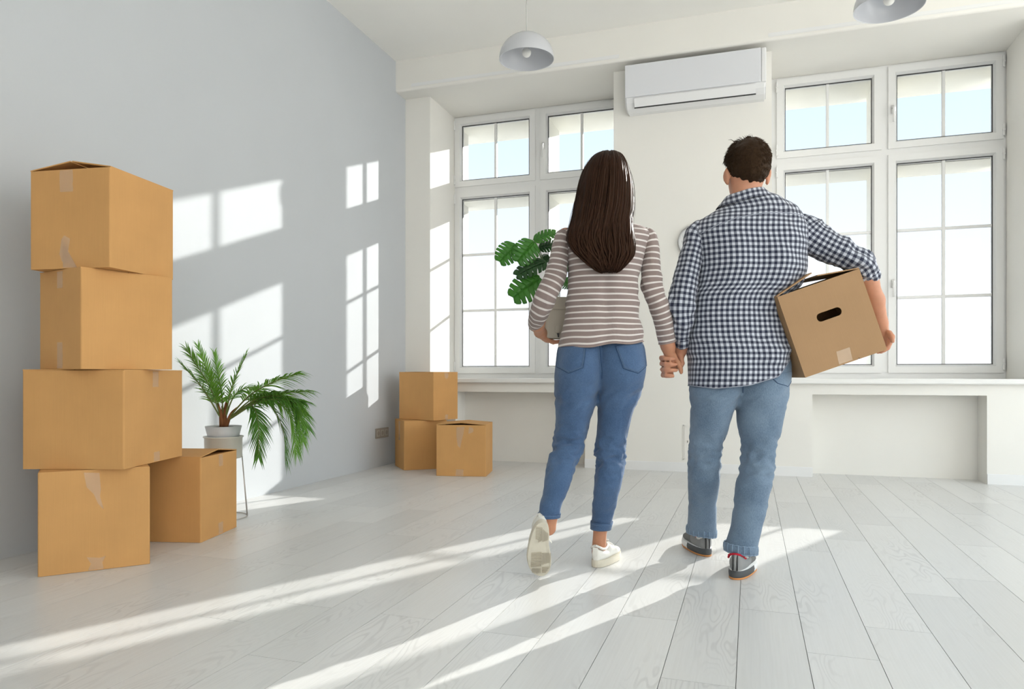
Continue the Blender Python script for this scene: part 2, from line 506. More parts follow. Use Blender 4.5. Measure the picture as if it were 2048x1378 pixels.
window('window_2', RX0, RX1, (0.2849, 0.9664, 1.1524, 1.8399), 'tall white casement window on the right of the air conditioner')

# ------------------------------------------------------------------ fixtures
# air conditioner
ac = empty('air_conditioner', (-0.43, YW, 3.0)); tag(ac, 'white split air conditioner mounted between the two windows', 'air conditioner')
def acb(name, x0, x1, y0, y1, z0, z1, m, bev=.006):
    return box(name, x0, x1, y0, y1, z0, z1, m, ac, bev, 3)
bm = bmesh.new()
pr = [(0, .315), (-.175, .315), (-.185, .30), (-.185, .06), (-.165, .02), (-.12, -.015), (-.06, -.028), (0, -.028)]
A = [bm.verts.new((-.545, y, z)) for y, z in pr]; B = [bm.verts.new((.545, y, z)) for y, z in pr]
for i in range(len(pr)): bm.faces.new((A[i], A[(i + 1) % len(pr)], B[(i + 1) % len(pr)], B[i]))
bm.faces.new(A[::-1]); bm.faces.new(B)
bmesh.ops.bevel(bm, geom=[e_ for e_ in bm.edges if abs(e_.verts[0].co.x - e_.verts[1].co.x) < 1e-6], offset=.012, segments=3, affect='EDGES')
obj('housing', bm, M_AC2, ac)
acb('front_panel', -.542, .508, -.199, -.183, .058, .322, M_AC, .006)
acb('end_cap', .511, .547, -.196, -.02, .056, .320, M_AC2, .008)
bm = bmesh.new()
bx(bm, -.47, .47, -.012, .0, -.072, 0, Matrix.Translation((0, -.186, .052)) @ Matrix.Rotation(R(30), 4, 'X'))
bmesh.ops.bevel(bm, geom=bm.edges[:], offset=.003, segments=2, affect='EDGES')
obj('louver', bm, M_AC2, ac)
acb('outlet_slot', -.472, .472, -.150, -.145, -.021, -.012, M_DARK, 0)

# pendant lamps
def pendant(x, y, z, label):
    p = empty('pendant_lamp', (x, y, z)); tag(p, label, 'lamp', 'white dome pendant lamps')
    r = .20
    prof = [(r * math.sin(a), r * 0.92 * math.cos(a)) for a in [PI / 2 * i / 16 for i in range(16, -1, -1)]]
    prof_in = [((r - .004) * math.sin(a), (r * 0.92 - .004) * math.cos(a)) for a in [PI / 2 * i / 16 for i in range(0, 17)]]
    bm = bmesh.new(); lathe(bm, [(r, -.004)] + prof + prof_in + [(r - .004, -.004), (r, -.004)], 56)
    obj('lamp_shade', bm, M_LAMP, p, True)
    bm = bmesh.new(); lathe(bm, [(0, .186), (.016, .186), (.020, .15), (.020, .095), (.0, .093)], 20); obj('socket', bm, M_LAMP, p, True)
    bm = bmesh.new()
    lathe(bm, [(0, .012)] + [(.034 * math.sin(a), .046 - .034 * math.cos(a)) for a in [PI * i / 12 for i in range(1, 9)]] + [(.016, .085), (.014, .10), (0, .10)], 24)
    obj('bulb', bm, M_BULB, p, True)
    bm = bmesh.new(); tube(bm, [(0, 0, .183), (0, 0, ZC - z - .02)], .0035, 8); obj('cord', bm, M_CORD, p, True)
    bm = bmesh.new(); lathe(bm, [(0, ZC - z), (.05, ZC - z), (.05, ZC - z - .012), (.035, ZC - z - .028), (0, ZC - z - .03)], 28); obj('ceiling_rose', bm, M_LAMP, p, True)
    bm = bmesh.new(); lathe(bm, [(0, .205), (.008, .205), (.014, .186), (.02, .178), (0, .178)], 20); obj('cap', bm, M_LAMP, p, True)
pendant(-1.55, 5.02, 3.10, 'white dome pendant lamp hanging in front of the window nearer the grey-blue wall')
pendant(0.81, 4.93, 3.055, 'white dome pendant lamp cut off by the top edge, hanging right of the air conditioner')

# wall clock
ck = empty('wall_clock', (-.425, YW, 1.885)); tag(ck, 'round white wall clock half hidden behind the man', 'clock')
MX = Matrix.Rotation(PI / 2, 4, 'X')
bm = bmesh.new(); lathe(bm, [(0, 0), (.14, 0), (.142, .012), (.140, .024), (.134, .026), (.131, .020), (.131, .012), (0, .012)], 64, MX); obj('case', bm, mat('clock_rim_metal', (.40, .40, .39), .35, .5, metal=.4), ck, True)
bm = bmesh.new(); lathe(bm, [(0, .0135), (.1305, .0135), (.1305, .0125)], 64, MX); obj('dial', bm, mat('clock_dial', (.74, .745, .74), .5), ck)
M_NUM = mat('clock_numeral_grey', (.32, .32, .31), .6)
for hnum in range(1, 13):
    a = PI / 2 - hnum * PI / 6
    cu = bpy.data.curves.new('numeral_text', 'FONT'); cu.body = str(hnum); cu.size = .034; cu.align_x = 'CENTER'; cu.align_y = 'CENTER'; cu.extrude = .0004; cu.offset = -.0009
    to = bpy.data.objects.new('numeral_text', cu); COL.objects.link(to)
    bpy.context.view_layer.update()
    me = bpy.data.meshes.new_from_object(to.evaluated_get(bpy.context.evaluated_depsgraph_get()))
    bpy.data.objects.remove(to, do_unlink=True)
    me.materials.clear(); me.materials.append(M_NUM)
    o = bpy.data.objects.new('numeral', me); link(o, ck)
    o.location = (.106 * math.cos(a), -.0142, .106 * math.sin(a)); o.rotation_euler = (PI / 2, 0, 0)
for nm, ang, ln_, w in (('hour_hand', 62, .062, .0035), ('minute_hand', -28, .09, .0025)):
    bm = bmesh.new(); bx(bm, -w, w, -.0175, -.0165, -.012, ln_); o = obj(nm, bm, M_DARK, ck); o.rotation_euler = (0, R(ang), 0)
# access hatch with a small latch
hp = empty('access_hatch', (-.38, YW, .10)); tag(hp, 'small flush white access hatch low on the wall beside the man\'s leg', 'hatch')
bm = bmesh.new()
for a in ((-.145, .145, .278, .285), (-.145, .145, 0, .007), (-.145, -.138, 0, .285), (.138, .145, 0, .285)): bx(bm, a[0], a[1], -.004, 0, a[2], a[3])
obj('frame', bm, M_WALL, hp)
box('door', -.136, .136, -.0045, 0, .009, .276, M_WALL, hp, .001, 1)
box('latch', -.112, -.104, -.009, -.004, .14, .158, mat('latch_grey', (.3, .28, .26), .5), hp, .001, 1)
# triple socket on the grey wall
sk = empty('wall_socket', (XL, 5.607, .291)); tag(sk, 'grey-brown triple socket plate on the grey-blue wall', 'socket')
box('cover_plate', 0, .009, -.115, .115, -.043, .043, M_GREYPL, sk, .003, 2)
for i in (-1, 0, 1):
    s_ = box('insert', .006, .0115, i * .072 - .028, i * .072 + .028, -.028, .028, mat('socket_insert', (.40, .37, .33), .35), sk, .003, 2)
    bm = bmesh.new()
    lathe(bm, [(0, .0125), (.017, .0125), (.019, .0115), (.0, .0115)], 24, Matrix.Translation((0, i * .072, 0)) @ Matrix.Rotation(PI / 2, 4, 'Y')); obj('socket_face', bm, M_GREYPL, s_)

# ------------------------------------------------------------------ moving boxes
def cardbox(near, ang, lx, ly, H, ridge, lift, label, tapes=(), group='closed cardboard moving boxes', z=0.0, m=None):
    """near corner on the floor, local x runs along ang; faces x=0 and y=0 are the ones seen"""
    m = m or M_CARD
    b = empty('cardboard_box', (near[0], near[1], z), R(ang)); tag(b, label, 'box', group)
    t = .005
    bm = bmesh.new()
    # four walls with a rounded fold at every corner, open at the top
    r = .006
    def ring(inset, zz):
        out = []
        for cx, cy, a0 in ((lx - r, ly - r, 0), (r, ly - r, 90), (r, r, 180), (lx - r, r, 270)):
            for k in range(4):
                a = R(a0 + 30 * k)
                out.append(bm.verts.new((cx + (r - inset) * math.cos(a), cy + (r - inset) * math.sin(a), zz)))
        return out
    O0, O1, I1, I0 = ring(0, 0.001), ring(0, H), ring(t, H), ring(t, .006)
    n = len(O0)
    for P, Q in ((O0, O1), (O1, I1), (I1, I0)):
        for i in range(n): bm.faces.new((P[i], P[(i + 1) % n], Q[(i + 1) % n], Q[i]))
    bm.faces.new(O0[::-1]); bm.faces.new(I0)
    obj('body', bm, m, b)
    # bottom flaps show as a thin line below the walls
    # top flaps: two short inner ones, two long outer ones meeting on the ridge
    def flap(axis, side, length, width, ang_, zoff, inset=.002):
        bm = bmesh.new()
        w0, w1 = inset, width - inset
        bx(bm, 0, length, w0, w1, 0, .0045)
        for v in bm.verts:   # free corners trimmed
            if v.co.x > length * .5:
                v.co.y += .006 if v.co.y < width / 2 else -.006
        if axis == 'x':
            Mx = Matrix.Translation((0 if side == 0 else lx, 0 if side == 0 else ly, H + zoff)) @ Matrix.Rotation(0 if side == 0 else PI, 4, 'Z')
        else:
            Mx = Matrix.Translation((lx if side == 0 else 0, 0 if side == 0 else ly, H + zoff)) @ Matrix.Rotation(PI / 2 if side == 0 else -PI / 2, 4, 'Z')
        Mx = Mx @ Matrix.Rotation(-R(ang_), 4, 'Y')
        bmesh.ops.transform(bm, matrix=Mx, verts=bm.verts)
        obj('flap', bm, m, b)
    mn = 'y' if ridge == 'x' else 'x'      # ridge along x: long flaps hinge on the y edges
    if ridge == 'x':
        for s in (0, 1): flap('x', s, lx * .30, ly, -2.0, -.0055, .012)
        for s in (0, 1): flap('y', s, ly / 2 - .001, lx, lift, 0)
    else:
        for s in (0, 1): flap('y', s, ly * .30, lx, -2.0, -.0055, .012)
        for s in (0, 1): flap('x', s, lx / 2 - .001, ly, lift, 0)
    # strips of tape: (face, polygon of (along, height))
    for face, poly in tapes:
        bm = bmesh.new()
        if face == 'x': P = [bm.verts.new((-.0007, a, h_)) for a, h_ in poly]
        elif face == 'y': P = [bm.verts.new((a, -.0007, h_)) for a, h_ in poly]
        fc = bm.faces.new(P)
        obj('tape', bm, M_TAPE, b)
    return b
def strip(a, w, z0, z1, ragged=.004):
    k = 6
    L = [(a - w / 2 + random.uniform(-ragged, ragged) * .4, z0 + (z1 - z0) * i / k) for i in range(k + 1)]
    Rr = [(a + w / 2 + random.uniform(-ragged, ragged) * .4, z0 + (z1 - z0) * i / k) for i in range(k + 1)]
    return L + Rr[::-1]
GS = 'stacked boxes by the grey-blue wall'
cardbox((-2.648, 2.091), 49.1, .394, .335, .405, 'x', 0.5, 'cardboard box at the foot of the tall stack, torn tape scar on its face',
        [('y', [(.155, .40), (.21, .395), (.215, .33), (.212, .30), (.225, .245), (.205, .27), (.19, .31), (.165, .34)]), ('y', [(.17, .004), (.225, .004), (.22, .03), (.232, .055), (.21, .05), (.20, .052), (.165, .058), (.18, .03)])], GS)
cardbox((-2.401, 2.267), 107.5, .50, .415, .400, 'x', 0.3, 'third cardboard box down the tall stack, crinkled white tape at its edge',
        [('y', strip(.25, .05, .33, .398)), ('y', strip(.26, .05, .004, .045))], GS, z=.4105)
cardbox((-2.502, 2.157), 75.5, .385, .335, .400, 'y', 0.3, 'cardboard box second from the top of the tall stack with a long tape strip',
        [('x', strip(.165, .045, .33, .398)), ('x', strip(.165, .045, .004, .11))], GS, z=.8155)
cardbox((-2.417, 2.215), 97.7, .39, .37, .400, 'x', 10.0, 'topmost cardboard box of the tall stack with its lid tented open',
        [('x', [(.15, .004), (.215, .004), (.195, .045), (.182, .12), (.21, .135), (.222, .12), (.232, .06), (.22, .03)]), ('x', strip(.20, .06, .31, .398))], GS, z=1.2205)
cardbox((-2.462, 2.764), 103.1, .36, .395, .402, 'y', 6.5, 'cardboard box on the floor beside the tall stack, in front of the palm stand',
        [('y', strip(.19, .045, .004, .06)), ('y', strip(.19, .04, .34, .398))], 'boxes standing on the floor')
GC = 'boxes in the corner under the window'
cardbox((-2.738, 5.408), 39.5, .37, .355, .408, 'x', 0.3, 'lower cardboard box of the pair stacked in the corner',
        [('x', strip(.18, .05, .24, .40))], GC)
cardbox((-2.506, 5.488), 71.0, .305, .41, .402, 'x', 0.6, 'upper cardboard box of the pair stacked in the corner, white tape on its rim',
        [('y', [(.14, .36), (.16, .345), (.18, .36), (.185, .40), (.13, .40)]), ('y', strip(.16, .035, .004, .045))], GC, z=.4145)
cardbox((-1.96, 5.275), 101.8, .36, .397, .402, 'x', 4.5, 'single low cardboard box in front of the corner pair, lid slightly open',
        [('x', strip(.21, .06, .004, .055)), ('x', [(.17, .39), (.235, .385), (.235, .31), (.225, .24), (.205, .22), (.195, .27), (.18, .33)]), ('x', [(.115, .385), (.135, .388), (.14, .335), (.12, .34), (.10, .35), (.10, .375)])], GC)

# ------------------------------------------------------------------ organic modelling tools
def nz(x, y, z): return noise.noise(Vector((x, y, z)))

def cr(rows, per):
    """Catmull-Rom resample of a list of equal-length tuples"""
    A = np.array(rows, dtype=float)
    A = np.vstack([2 * A[0] - A[1], A, 2 * A[-1] - A[-2]])
    out = []
    for i in range(1, len(A) - 2):
        p0, p1, p2, p3 = A[i - 1], A[i], A[i + 1], A[i + 2]
        for k in range(per):
            t = k / per
            out.append(.5 * (2 * p1 + (p2 - p0) * t + (2 * p0 - 5 * p1 + 4 * p2 - p3) * t * t + (3 * p1 - p0 - 3 * p2 + p3) * t ** 3))
    out.append(A[-2])
    return np.array(out)

def shell_faces(m, n, cap0=False, cap1=False):
    F = []
    w = n + 1
    for i in range(m - 1):
        for k in range(n):
            F.append((i * w + k, i * w + k + 1, (i + 1) * w + k + 1, (i + 1) * w + k))
    if cap0: F.append(tuple(range(n))[::-1])
    if cap1: F.append(tuple((m - 1) * w + k for k in range(n)))
    return F

def loft_h(rows, per=6, n=64, p=2.2, disp=None):
    """horizontal slices (cx, cy, z, a, b); the seam lies on the far side. returns verts, uv, m, n"""
    Rw = cr(rows, per)
    m = len(Rw)
    th = np.linspace(0, 2 * PI, n + 1) + PI / 2
    c, s = np.cos(th), np.sin(th)
    cc = np.sign(c) * np.abs(c) ** (2 / p); ss = np.sign(s) * np.abs(s) ** (2 / p)
    V = np.zeros((m, n + 1, 3)); UV = np.zeros((m, n + 1, 2))
    ln = 0
    for i, (cx, cy, z, a, b) in enumerate(Rw):
        if i: ln += np.linalg.norm(Rw[i, :3] - Rw[i - 1, :3])
        V[i, :, 0] = cx + a * cc; V[i, :, 1] = cy + b * ss; V[i, :, 2] = z
        per_ = np.concatenate([[0], np.cumsum(np.hypot(np.diff(V[i, :, 0]), np.diff(V[i, :, 1])))])
        UV[i, :, 0] = per_ - per_[-1] / 2; UV[i, :, 1] = ln
    return V, UV

def loft_p(rows, per=6, n=40, disp=None, side=(0, 1, 0)):
    """rings square to a path: rows (x, y, z, a, b): a in the lateral plane, b across it"""
    Rw = cr(rows, per)
    m = len(Rw)
    th = np.linspace(0, 2 * PI, n + 1) + PI / 2
    V = np.zeros((m, n + 1, 3)); UV = np.zeros((m, n + 1, 2))
    ln = 0
    up = Vector(side)
    for i in range(m):
        P = Vector(Rw[i, :3])
        T = (Vector(Rw[min(i + 1, m - 1), :3]) - Vector(Rw[max(i - 1, 0), :3])).normalized()
        A = T.cross(up).normalized()
        B = A.cross(T).normalized()
        if B.dot(Vector(side)) < 0: B = -B
        if T.dot(Vector(side)) ** 2 < .8: up = B
        if i: ln += np.linalg.norm(Rw[i, :3] - Rw[i - 1, :3])
        a, b = Rw[i, 3], Rw[i, 4]
        for k, t in enumerate(th):
            q = P + A * (a * math.cos(t)) + B * (b * math.sin(t))
            V[i, k] = q
        per_ = np.concatenate([[0], np.cumsum(np.linalg.norm(np.diff(V[i], axis=0), axis=1))])
        UV[i, :, 0] = per_ - per_[-1] / 2; UV[i, :, 1] = ln
    return V, UV

def ring_normals(V):
    dk = np.roll(V[:, :-1], -1, 1) - np.roll(V[:, :-1], 1, 1)
    dk = np.concatenate([dk, dk[:, :1]], 1)
    di = np.gradient(V, axis=0)
    N = np.cross(dk, di)
    N /= np.linalg.norm(N, axis=2, keepdims=True) + 1e-9
    C = V.mean(axis=1, keepdims=True)
    sgn = np.sign(((V - C) * N).sum(2, keepdims=True)); sgn[sgn == 0] = 1
    return N * np.sign(sgn.mean())

def wrinkle(V, UV, fn):
    """fn(theta01, s, point) -> metres along the normal"""
    N = ring_normals(V)
    m, w = V.shape[:2]
    out = V.copy()
    for i in range(m):
        for k in range(w - 1):
            out[i, k] += N[i, k] * fn(k / (w - 1), UV[i, k, 1], V[i, k], UV[i, k, 0])
        out[i, -1] = out[i, 0]
    return out

def loft_obj(name, V, UV, matl, parent, cap0=False, cap1=False):
    m, w = V.shape[:2]
    return pyobj(name, V.reshape(-1, 3), shell_faces(m, w - 1, cap0, cap1), matl, parent, True, UV.reshape(-1, 2))

def surface_nets(D, org, h):
    """quads on the zero level of D"""
    D = D.astype(np.float32)
    neg = D < 0
    nx, ny, nzz = D.shape
    c = np.zeros((nx - 1, ny - 1, nzz - 1), dtype=np.int8)
    for i in (0, 1):
        for j in (0, 1):
            for k in (0, 1):
                c += neg[i:nx - 1 + i, j:ny - 1 + j, k:nzz - 1 + k]
    mix = (c > 0) & (c < 8)
    ids = -np.ones(mix.shape, dtype=np.int64)
    I = np.argwhere(mix)
    ids[mix] = np.arange(len(I))
    acc = np.zeros((len(I), 3)); cnt = np.zeros(len(I))
    corners = [(i, j, k) for i in (0, 1) for j in (0, 1) for k in (0, 1)]
    vals = {q: D[I[:, 0] + q[0], I[:, 1] + q[1], I[:, 2] + q[2]] for q in corners}
    for ax in range(3):
        for q in corners:
            if q[ax] == 1: continue
            r = list(q); r[ax] = 1; r = tuple(r)
            a, b = vals[q], vals[r]
            x = (a < 0) != (b < 0)
            t = np.where(x, a / np.where(np.abs(a - b) < 1e-12, 1e-12, a - b), 0)
            P = np.tile(np.array(q, dtype=float), (len(I), 1)); P[:, ax] = t
            acc[x] += P[x]; cnt[x] += 1
    V = (I + acc / cnt[:, None]) * h + np.array(org)
    F = []
    for ax in range(3):
        b, c2 = [(1, 2), (2, 0), (0, 1)][ax]
        sl0 = [slice(None)] * 3; sl1 = [slice(None)] * 3
        sl0[ax] = slice(0, -1); sl1[ax] = slice(1, None)
        ch = neg[tuple(sl0)] != neg[tuple(sl1)]
        E = np.argwhere(ch)
        ok = (E[:, b] > 0) & (E[:, c2] > 0) & (E[:, b] < ids.shape[b]) & (E[:, c2] < ids.shape[c2]) & (E[:, ax] < ids.shape[ax])
        E = E[ok]
        s = neg[E[:, 0], E[:, 1], E[:, 2]]
        def g(db, dc):
            q = E.copy(); q[:, b] -= db; q[:, c2] -= dc
            return ids[q[:, 0], q[:, 1], q[:, 2]]
        Q = np.stack([g(0, 0), g(1, 0), g(1, 1), g(0, 1)], 1)
        Q[~s] = Q[~s][:, ::-1]
        F.append(Q)
    F = np.concatenate(F)
    F = F[(F >= 0).all(1)]
    return V, F

def relax(V, F, it=2, lam=.5):
    E = np.concatenate([F[:, [0, 1]], F[:, [1, 2]], F[:, [2, 3]], F[:, [3, 0]]])
    for _ in range(it):
        S = np.zeros_like(V); n = np.zeros(len(V))
        np.add.at(S, E[:, 0], V[E[:, 1]]); np.add.at(n, E[:, 0], 1)
        np.add.at(S, E[:, 1], V[E[:, 0]]); np.add.at(n, E[:, 1], 1)
        V = V + lam * (S / np.maximum(n, 1)[:, None] - V)
    return V

def organic(name, prims, h, matl, parent, smooth_it=2):
    """prims: ('cap', A, B, ra, rb, k) | ('ell', C, (a,b,c), k[, rotz]) ; smooth union into one skin"""
    lo = np.array([1e9] * 3); hi = -lo
    for q in prims:
        if q[0] == 'cap':
            r = max(q[3], q[4]); P = np.array([q[1], q[2]]); l, u = P.min(0) - r, P.max(0) + r
        else:
            r = np.array(q[2]); rr = np.array([max(r[0], r[1]), max(r[0], r[1]), r[2]]); l, u = np.array(q[1]) - rr, np.array(q[1]) + rr
        lo = np.minimum(lo, l); hi = np.maximum(hi, u)
    lo -= 4 * h; hi += 4 * h
    n = np.ceil((hi - lo) / h).astype(int) + 1
    D = np.full(tuple(n), 1.0, dtype=np.float32)
    for q in prims:
        k = q[5] if q[0] == 'cap' else q[3]
        k = abs(k)
        if q[0] == 'cap':
            r = max(q[3], q[4]); P = np.array([q[1], q[2]]); l, u = P.min(0) - r, P.max(0) + r
        else:
            r = np.array(q[2]); rr = np.array([max(r[0], r[1]), max(r[0], r[1]), r[2]]); l, u = np.array(q[1]) - rr, np.array(q[1]) + rr
        mg = k + 4 * h
        i0 = np.maximum(((l - mg - lo) / h).astype(int), 0); i1 = np.minimum(((u + mg - lo) / h).astype(int) + 2, n)
        X = lo[0] + h * np.arange(i0[0], i1[0])[:, None, None]
        Y = lo[1] + h * np.arange(i0[1], i1[1])[None, :, None]
        Z = lo[2] + h * np.arange(i0[2], i1[2])[None, None, :]
        if q[0] == 'cap':
            A, B = np.array(q[1], float), np.array(q[2], float); d = B - A; L2 = (d * d).sum() + 1e-12
            t = np.clip(((X - A[0]) * d[0] + (Y - A[1]) * d[1] + (Z - A[2]) * d[2]) / L2, 0, 1)
            dist = np.sqrt((X - A[0] - t * d[0]) ** 2 + (Y - A[1] - t * d[1]) ** 2 + (Z - A[2] - t * d[2]) ** 2) - (q[3] + t * (q[4] - q[3]))
        else:
            C, rd = q[1], q[2]
            x, y, z = X - C[0], Y - C[1], Z - C[2]
            if len(q) > 4:
                ca, sa = math.cos(q[4]), math.sin(q[4]); x, y = ca * x + sa * y, -sa * x + ca * y
            kk = np.sqrt((x / rd[0]) ** 2 + (y / rd[1]) ** 2 + (z / rd[2]) ** 2)
            k1 = np.sqrt((x / rd[0] ** 2) ** 2 + (y / rd[1] ** 2) ** 2 + (z / rd[2] ** 2) ** 2) + 1e-9
            dist = kk * (kk - 1) / k1
        sl = tuple(slice(a, b) for a, b in zip(i0, i1))
        S = D[sl]
        neg_ = (q[5] if q[0] == 'cap' else q[3]) < 0
        if neg_:
            hh = np.clip(.5 - .5 * (S + dist) / k, 0, 1)
            D[sl] = S * (1 - hh) + (-dist) * hh + k * hh * (1 - hh)
        else:
            hh = np.clip(.5 + .5 * (S - dist) / k, 0, 1)
            D[sl] = S * (1 - hh) + dist * hh - k * hh * (1 - hh)
    V, F = surface_nets(D, lo, h)
    if smooth_it: V = relax(V, F, smooth_it)
    return pyobj(name, V, F, matl, parent, True)

def merge_lofts(name, shells, voxel, matl, parent, it=2):
    """several closed lofts fused into one surface"""
    vs, fs = [], []
    for V in shells:
        m, w = V.shape[:2]
        o = len(vs)
        W_ = V[:, :-1].reshape(-1, 3); n = w - 1
        b = len(vs); vs += [tuple(p) for p in W_]
        for i in range(m - 1):
            for k in range(n):
                fs.append((b + i * n + k, b + i * n + (k + 1) % n, b + (i + 1) * n + (k + 1) % n, b + (i + 1) * n + k))
        fs.append(tuple(b + k for k in range(n))[::-1]); fs.append(tuple(b + (m - 1) * n + k for k in range(n)))
    o = pyobj(name, vs, fs, matl, parent, True)
    bm = bmesh.new(); bm.from_mesh(o.data); bmesh.ops.recalc_face_normals(bm, faces=bm.faces); bm.to_mesh(o.data); bm.free()
    r = o.modifiers.new('fuse', 'REMESH'); r.mode = 'VOXEL'; r.voxel_size = voxel; r.use_smooth_shade = True
    s = o.modifiers.new('ease', 'SMOOTH'); s.factor = .5; s.iterations = it
    bpy.context.view_layer.update()
    me = bpy.data.meshes.new_from_object(o.evaluated_get(bpy.context.evaluated_depsgraph_get()))
    o.modifiers.clear(); old = o.data; o.data = me; bpy.data.meshes.remove(old)
    if not me.materials: me.materials.append(matl)
    me.polygons.foreach_set('use_smooth', [True] * len(me.polygons))
    return o

def bvh_of(o):
    me = o.data
    return BVHTree.FromPolygons([v.co.copy() for v in me.vertices], [tuple(p.vertices) for p in me.polygons])

def on_back(bvh, x, z, off=.001):
    """point on the surface seen from behind the figure (from -y)"""
    h = bvh.ray_cast(Vector((x, -1.0, z)), Vector((0, 1, 0)))
    if h[0] is None: return None
    return h[0] + h[1] * off

def seam(name, bvh, pts, rad, matl, parent, off=.0008, dash=False, n=5, step=.012):
    """thread lying on a garment: pts (x,z)"""
    P = []
    for (x0, z0), (x1, z1) in zip(pts, pts[1:]):
        k = max(1, int(math.hypot(x1 - x0, z1 - z0) / step))
        for i in range(k): P.append((x0 + (x1 - x0) * i / k, z0 + (z1 - z0) * i / k))
    P.append(pts[-1])
    Q = [on_back(bvh, x, z, off) for x, z in P]
    Q = [q for q in Q if q is not None]
    if len(Q) < 2: return None
    bm = bmesh.new()
    tube(bm, Q, rad, n)
    return obj(name, bm, matl, parent, True)

def patch(name, bvh, poly, matl, parent, off=.0025, step=.008):
    """cloth patch (pocket) following the garment; poly (x,z) convex"""
    bm = bmesh.new()
    vs = [bm.verts.new((x, 0, z)) for x, z in poly]
    bm.faces.new(vs)
    bmesh.ops.triangulate(bm, faces=bm.faces[:])
    for _ in range(4):
        bmesh.ops.subdivide_edges(bm, edges=[e_ for e_ in bm.edges if e_.calc_length() > step], cuts=1, use_grid_fill=True)
        bmesh.ops.triangulate(bm, faces=bm.faces[:])
    bad = []
    for v in bm.verts:
        q = on_back(bvh, v.co.x, v.co.z, off)
        if q is None: bad.append(v)
        else: v.co = q
    bmesh.ops.delete(bm, geom=bad, context='VERTS')
    edge = [e_ for e_ in bm.edges if e_.is_boundary]
    ex = bmesh.ops.extrude_edge_only(bm, edges=edge)
    bmesh.ops.translate(bm, verts=[v for v in ex['geom'] if isinstance(v, bmesh.types.BMVert)], vec=(0, off + .002, 0))
    return obj(name, bm, matl, parent, True)

# --- cloth and skin materials
def cloth(name, build, rough=.85, bump=.25, bscale=900, fold=0.0):
    m = bpy.data.materials.new(name); m.use_nodes = True
    n = m.node_tree; b = n.nodes['Principled BSDF']
    b.inputs['Roughness'].default_value = rough; b.inputs['Specular IOR Level'].default_value = .25
    b.inputs['Sheen Weight'].default_value = .15; b.inputs['Sheen Roughness'].default_value = .6
    n.links.new(build(n), b.inputs['Base Color'])
    t = n.nodes.new('ShaderNodeTexCoord')
    ns = n.nodes.new('ShaderNodeTexNoise'); ns.inputs['Scale'].default_value = bscale; ns.inputs['Detail'].default_value = 3
    n.links.new(t.outputs['Object'], ns.inputs['Vector'])
    bp = n.nodes.new('ShaderNodeBump'); bp.inputs['Strength'].default_value = bump; bp.inputs['Distance'].default_value = .001
    n.links.new(ns.outputs['Fac'], bp.inputs['Height'])
    last = bp
    if fold:
        n2 = n.nodes.new('ShaderNodeTexNoise'); n2.inputs['Scale'].default_value = 26; n2.inputs['Detail'].default_value = 4; n2.inputs['Distortion'].default_value = .6
        n.links.new(t.outputs['Object'], n2.inputs['Vector'])
        b2 = n.nodes.new('ShaderNodeBump'); b2.inputs['Strength'].default_value = fold; b2.inputs['Distance'].default_value = .012
        n.links.new(n2.outputs['Fac'], b2.inputs['Height']); n.links.new(bp.outputs[0], b2.inputs['Normal']); last = b2
    n.links.new(last.outputs[0], b.inputs['Normal'])
    return m
def rgb(n, c):
    q = n.nodes.new('ShaderNodeRGB'); q.outputs[0].default_value = (*c, 1); return q.outputs[0]
def math_(n, op, a, b=None, c=None):
    q = n.nodes.new('ShaderNodeMath'); q.operation = op
    for i, v in enumerate((a, b, c)):
        if v is None: continue
        if isinstance(v, (int, float)): q.inputs[i].default_value = v
        else: n.links.new(v, q.inputs[i])
    return q.outputs[0]
def mixc(n, f, a, b):
    q = n.nodes.new('ShaderNodeMixRGB')
    for i, v in enumerate((f, a, b)):
        if isinstance(v, (int, float)): q.inputs[i].default_value = v
        elif isinstance(v, tuple): q.inputs[i].default_value = (*v, 1)
        else: n.links.new(v, q.inputs[i])
    return q.outputs[0]
def stripe_fac(n, coord, period, frac, soft=.06):
    """1 inside the stripe"""
    f = math_(n, 'FRACT', math_(n, 'DIVIDE', coord, period))
    d = math_(n, 'ABSOLUTE', math_(n, 'SUBTRACT', f, .5))
    q = n.nodes.new('ShaderNodeMapRange'); q.inputs['From Min'].default_value = frac / 2 + soft / 2; q.inputs['From Max'].default_value = frac / 2 - soft / 2
    n.links.new(d, q.inputs['Value'])
    return q.outputs[0]
def uvxy(n):
    t = n.nodes.new('ShaderNodeUVMap'); s = n.nodes.new('ShaderNodeSeparateXYZ'); n.links.new(t.outputs[0], s.inputs[0])
    return s.outputs[0], s.outputs[1]
def striped(n):
    u, v = uvxy(n)
    return mixc(n, stripe_fac(n, v, .0238, .27), (.255, .196, .180), (.68, .63, .60))
def gingham(n):
    u, v = uvxy(n)
    a = stripe_fac(n, u, .0215, .5, .10); b = stripe_fac(n, v, .0215, .5, .10)
    s = math_(n, 'MULTIPLY', math_(n, 'ADD', a, b), .5)
    q = n.nodes.new('ShaderNodeValToRGB'); q.color_ramp.elements[0].color = (.55, .575, .64, 1); q.color_ramp.elements[1].color = (.013, .016, .040, 1)
    m_ = q.color_ramp.elements.new(.5); m_.color = (.16, .175, .215, 1)
    n.links.new(s, q.inputs[0])
    return q.outputs[0]
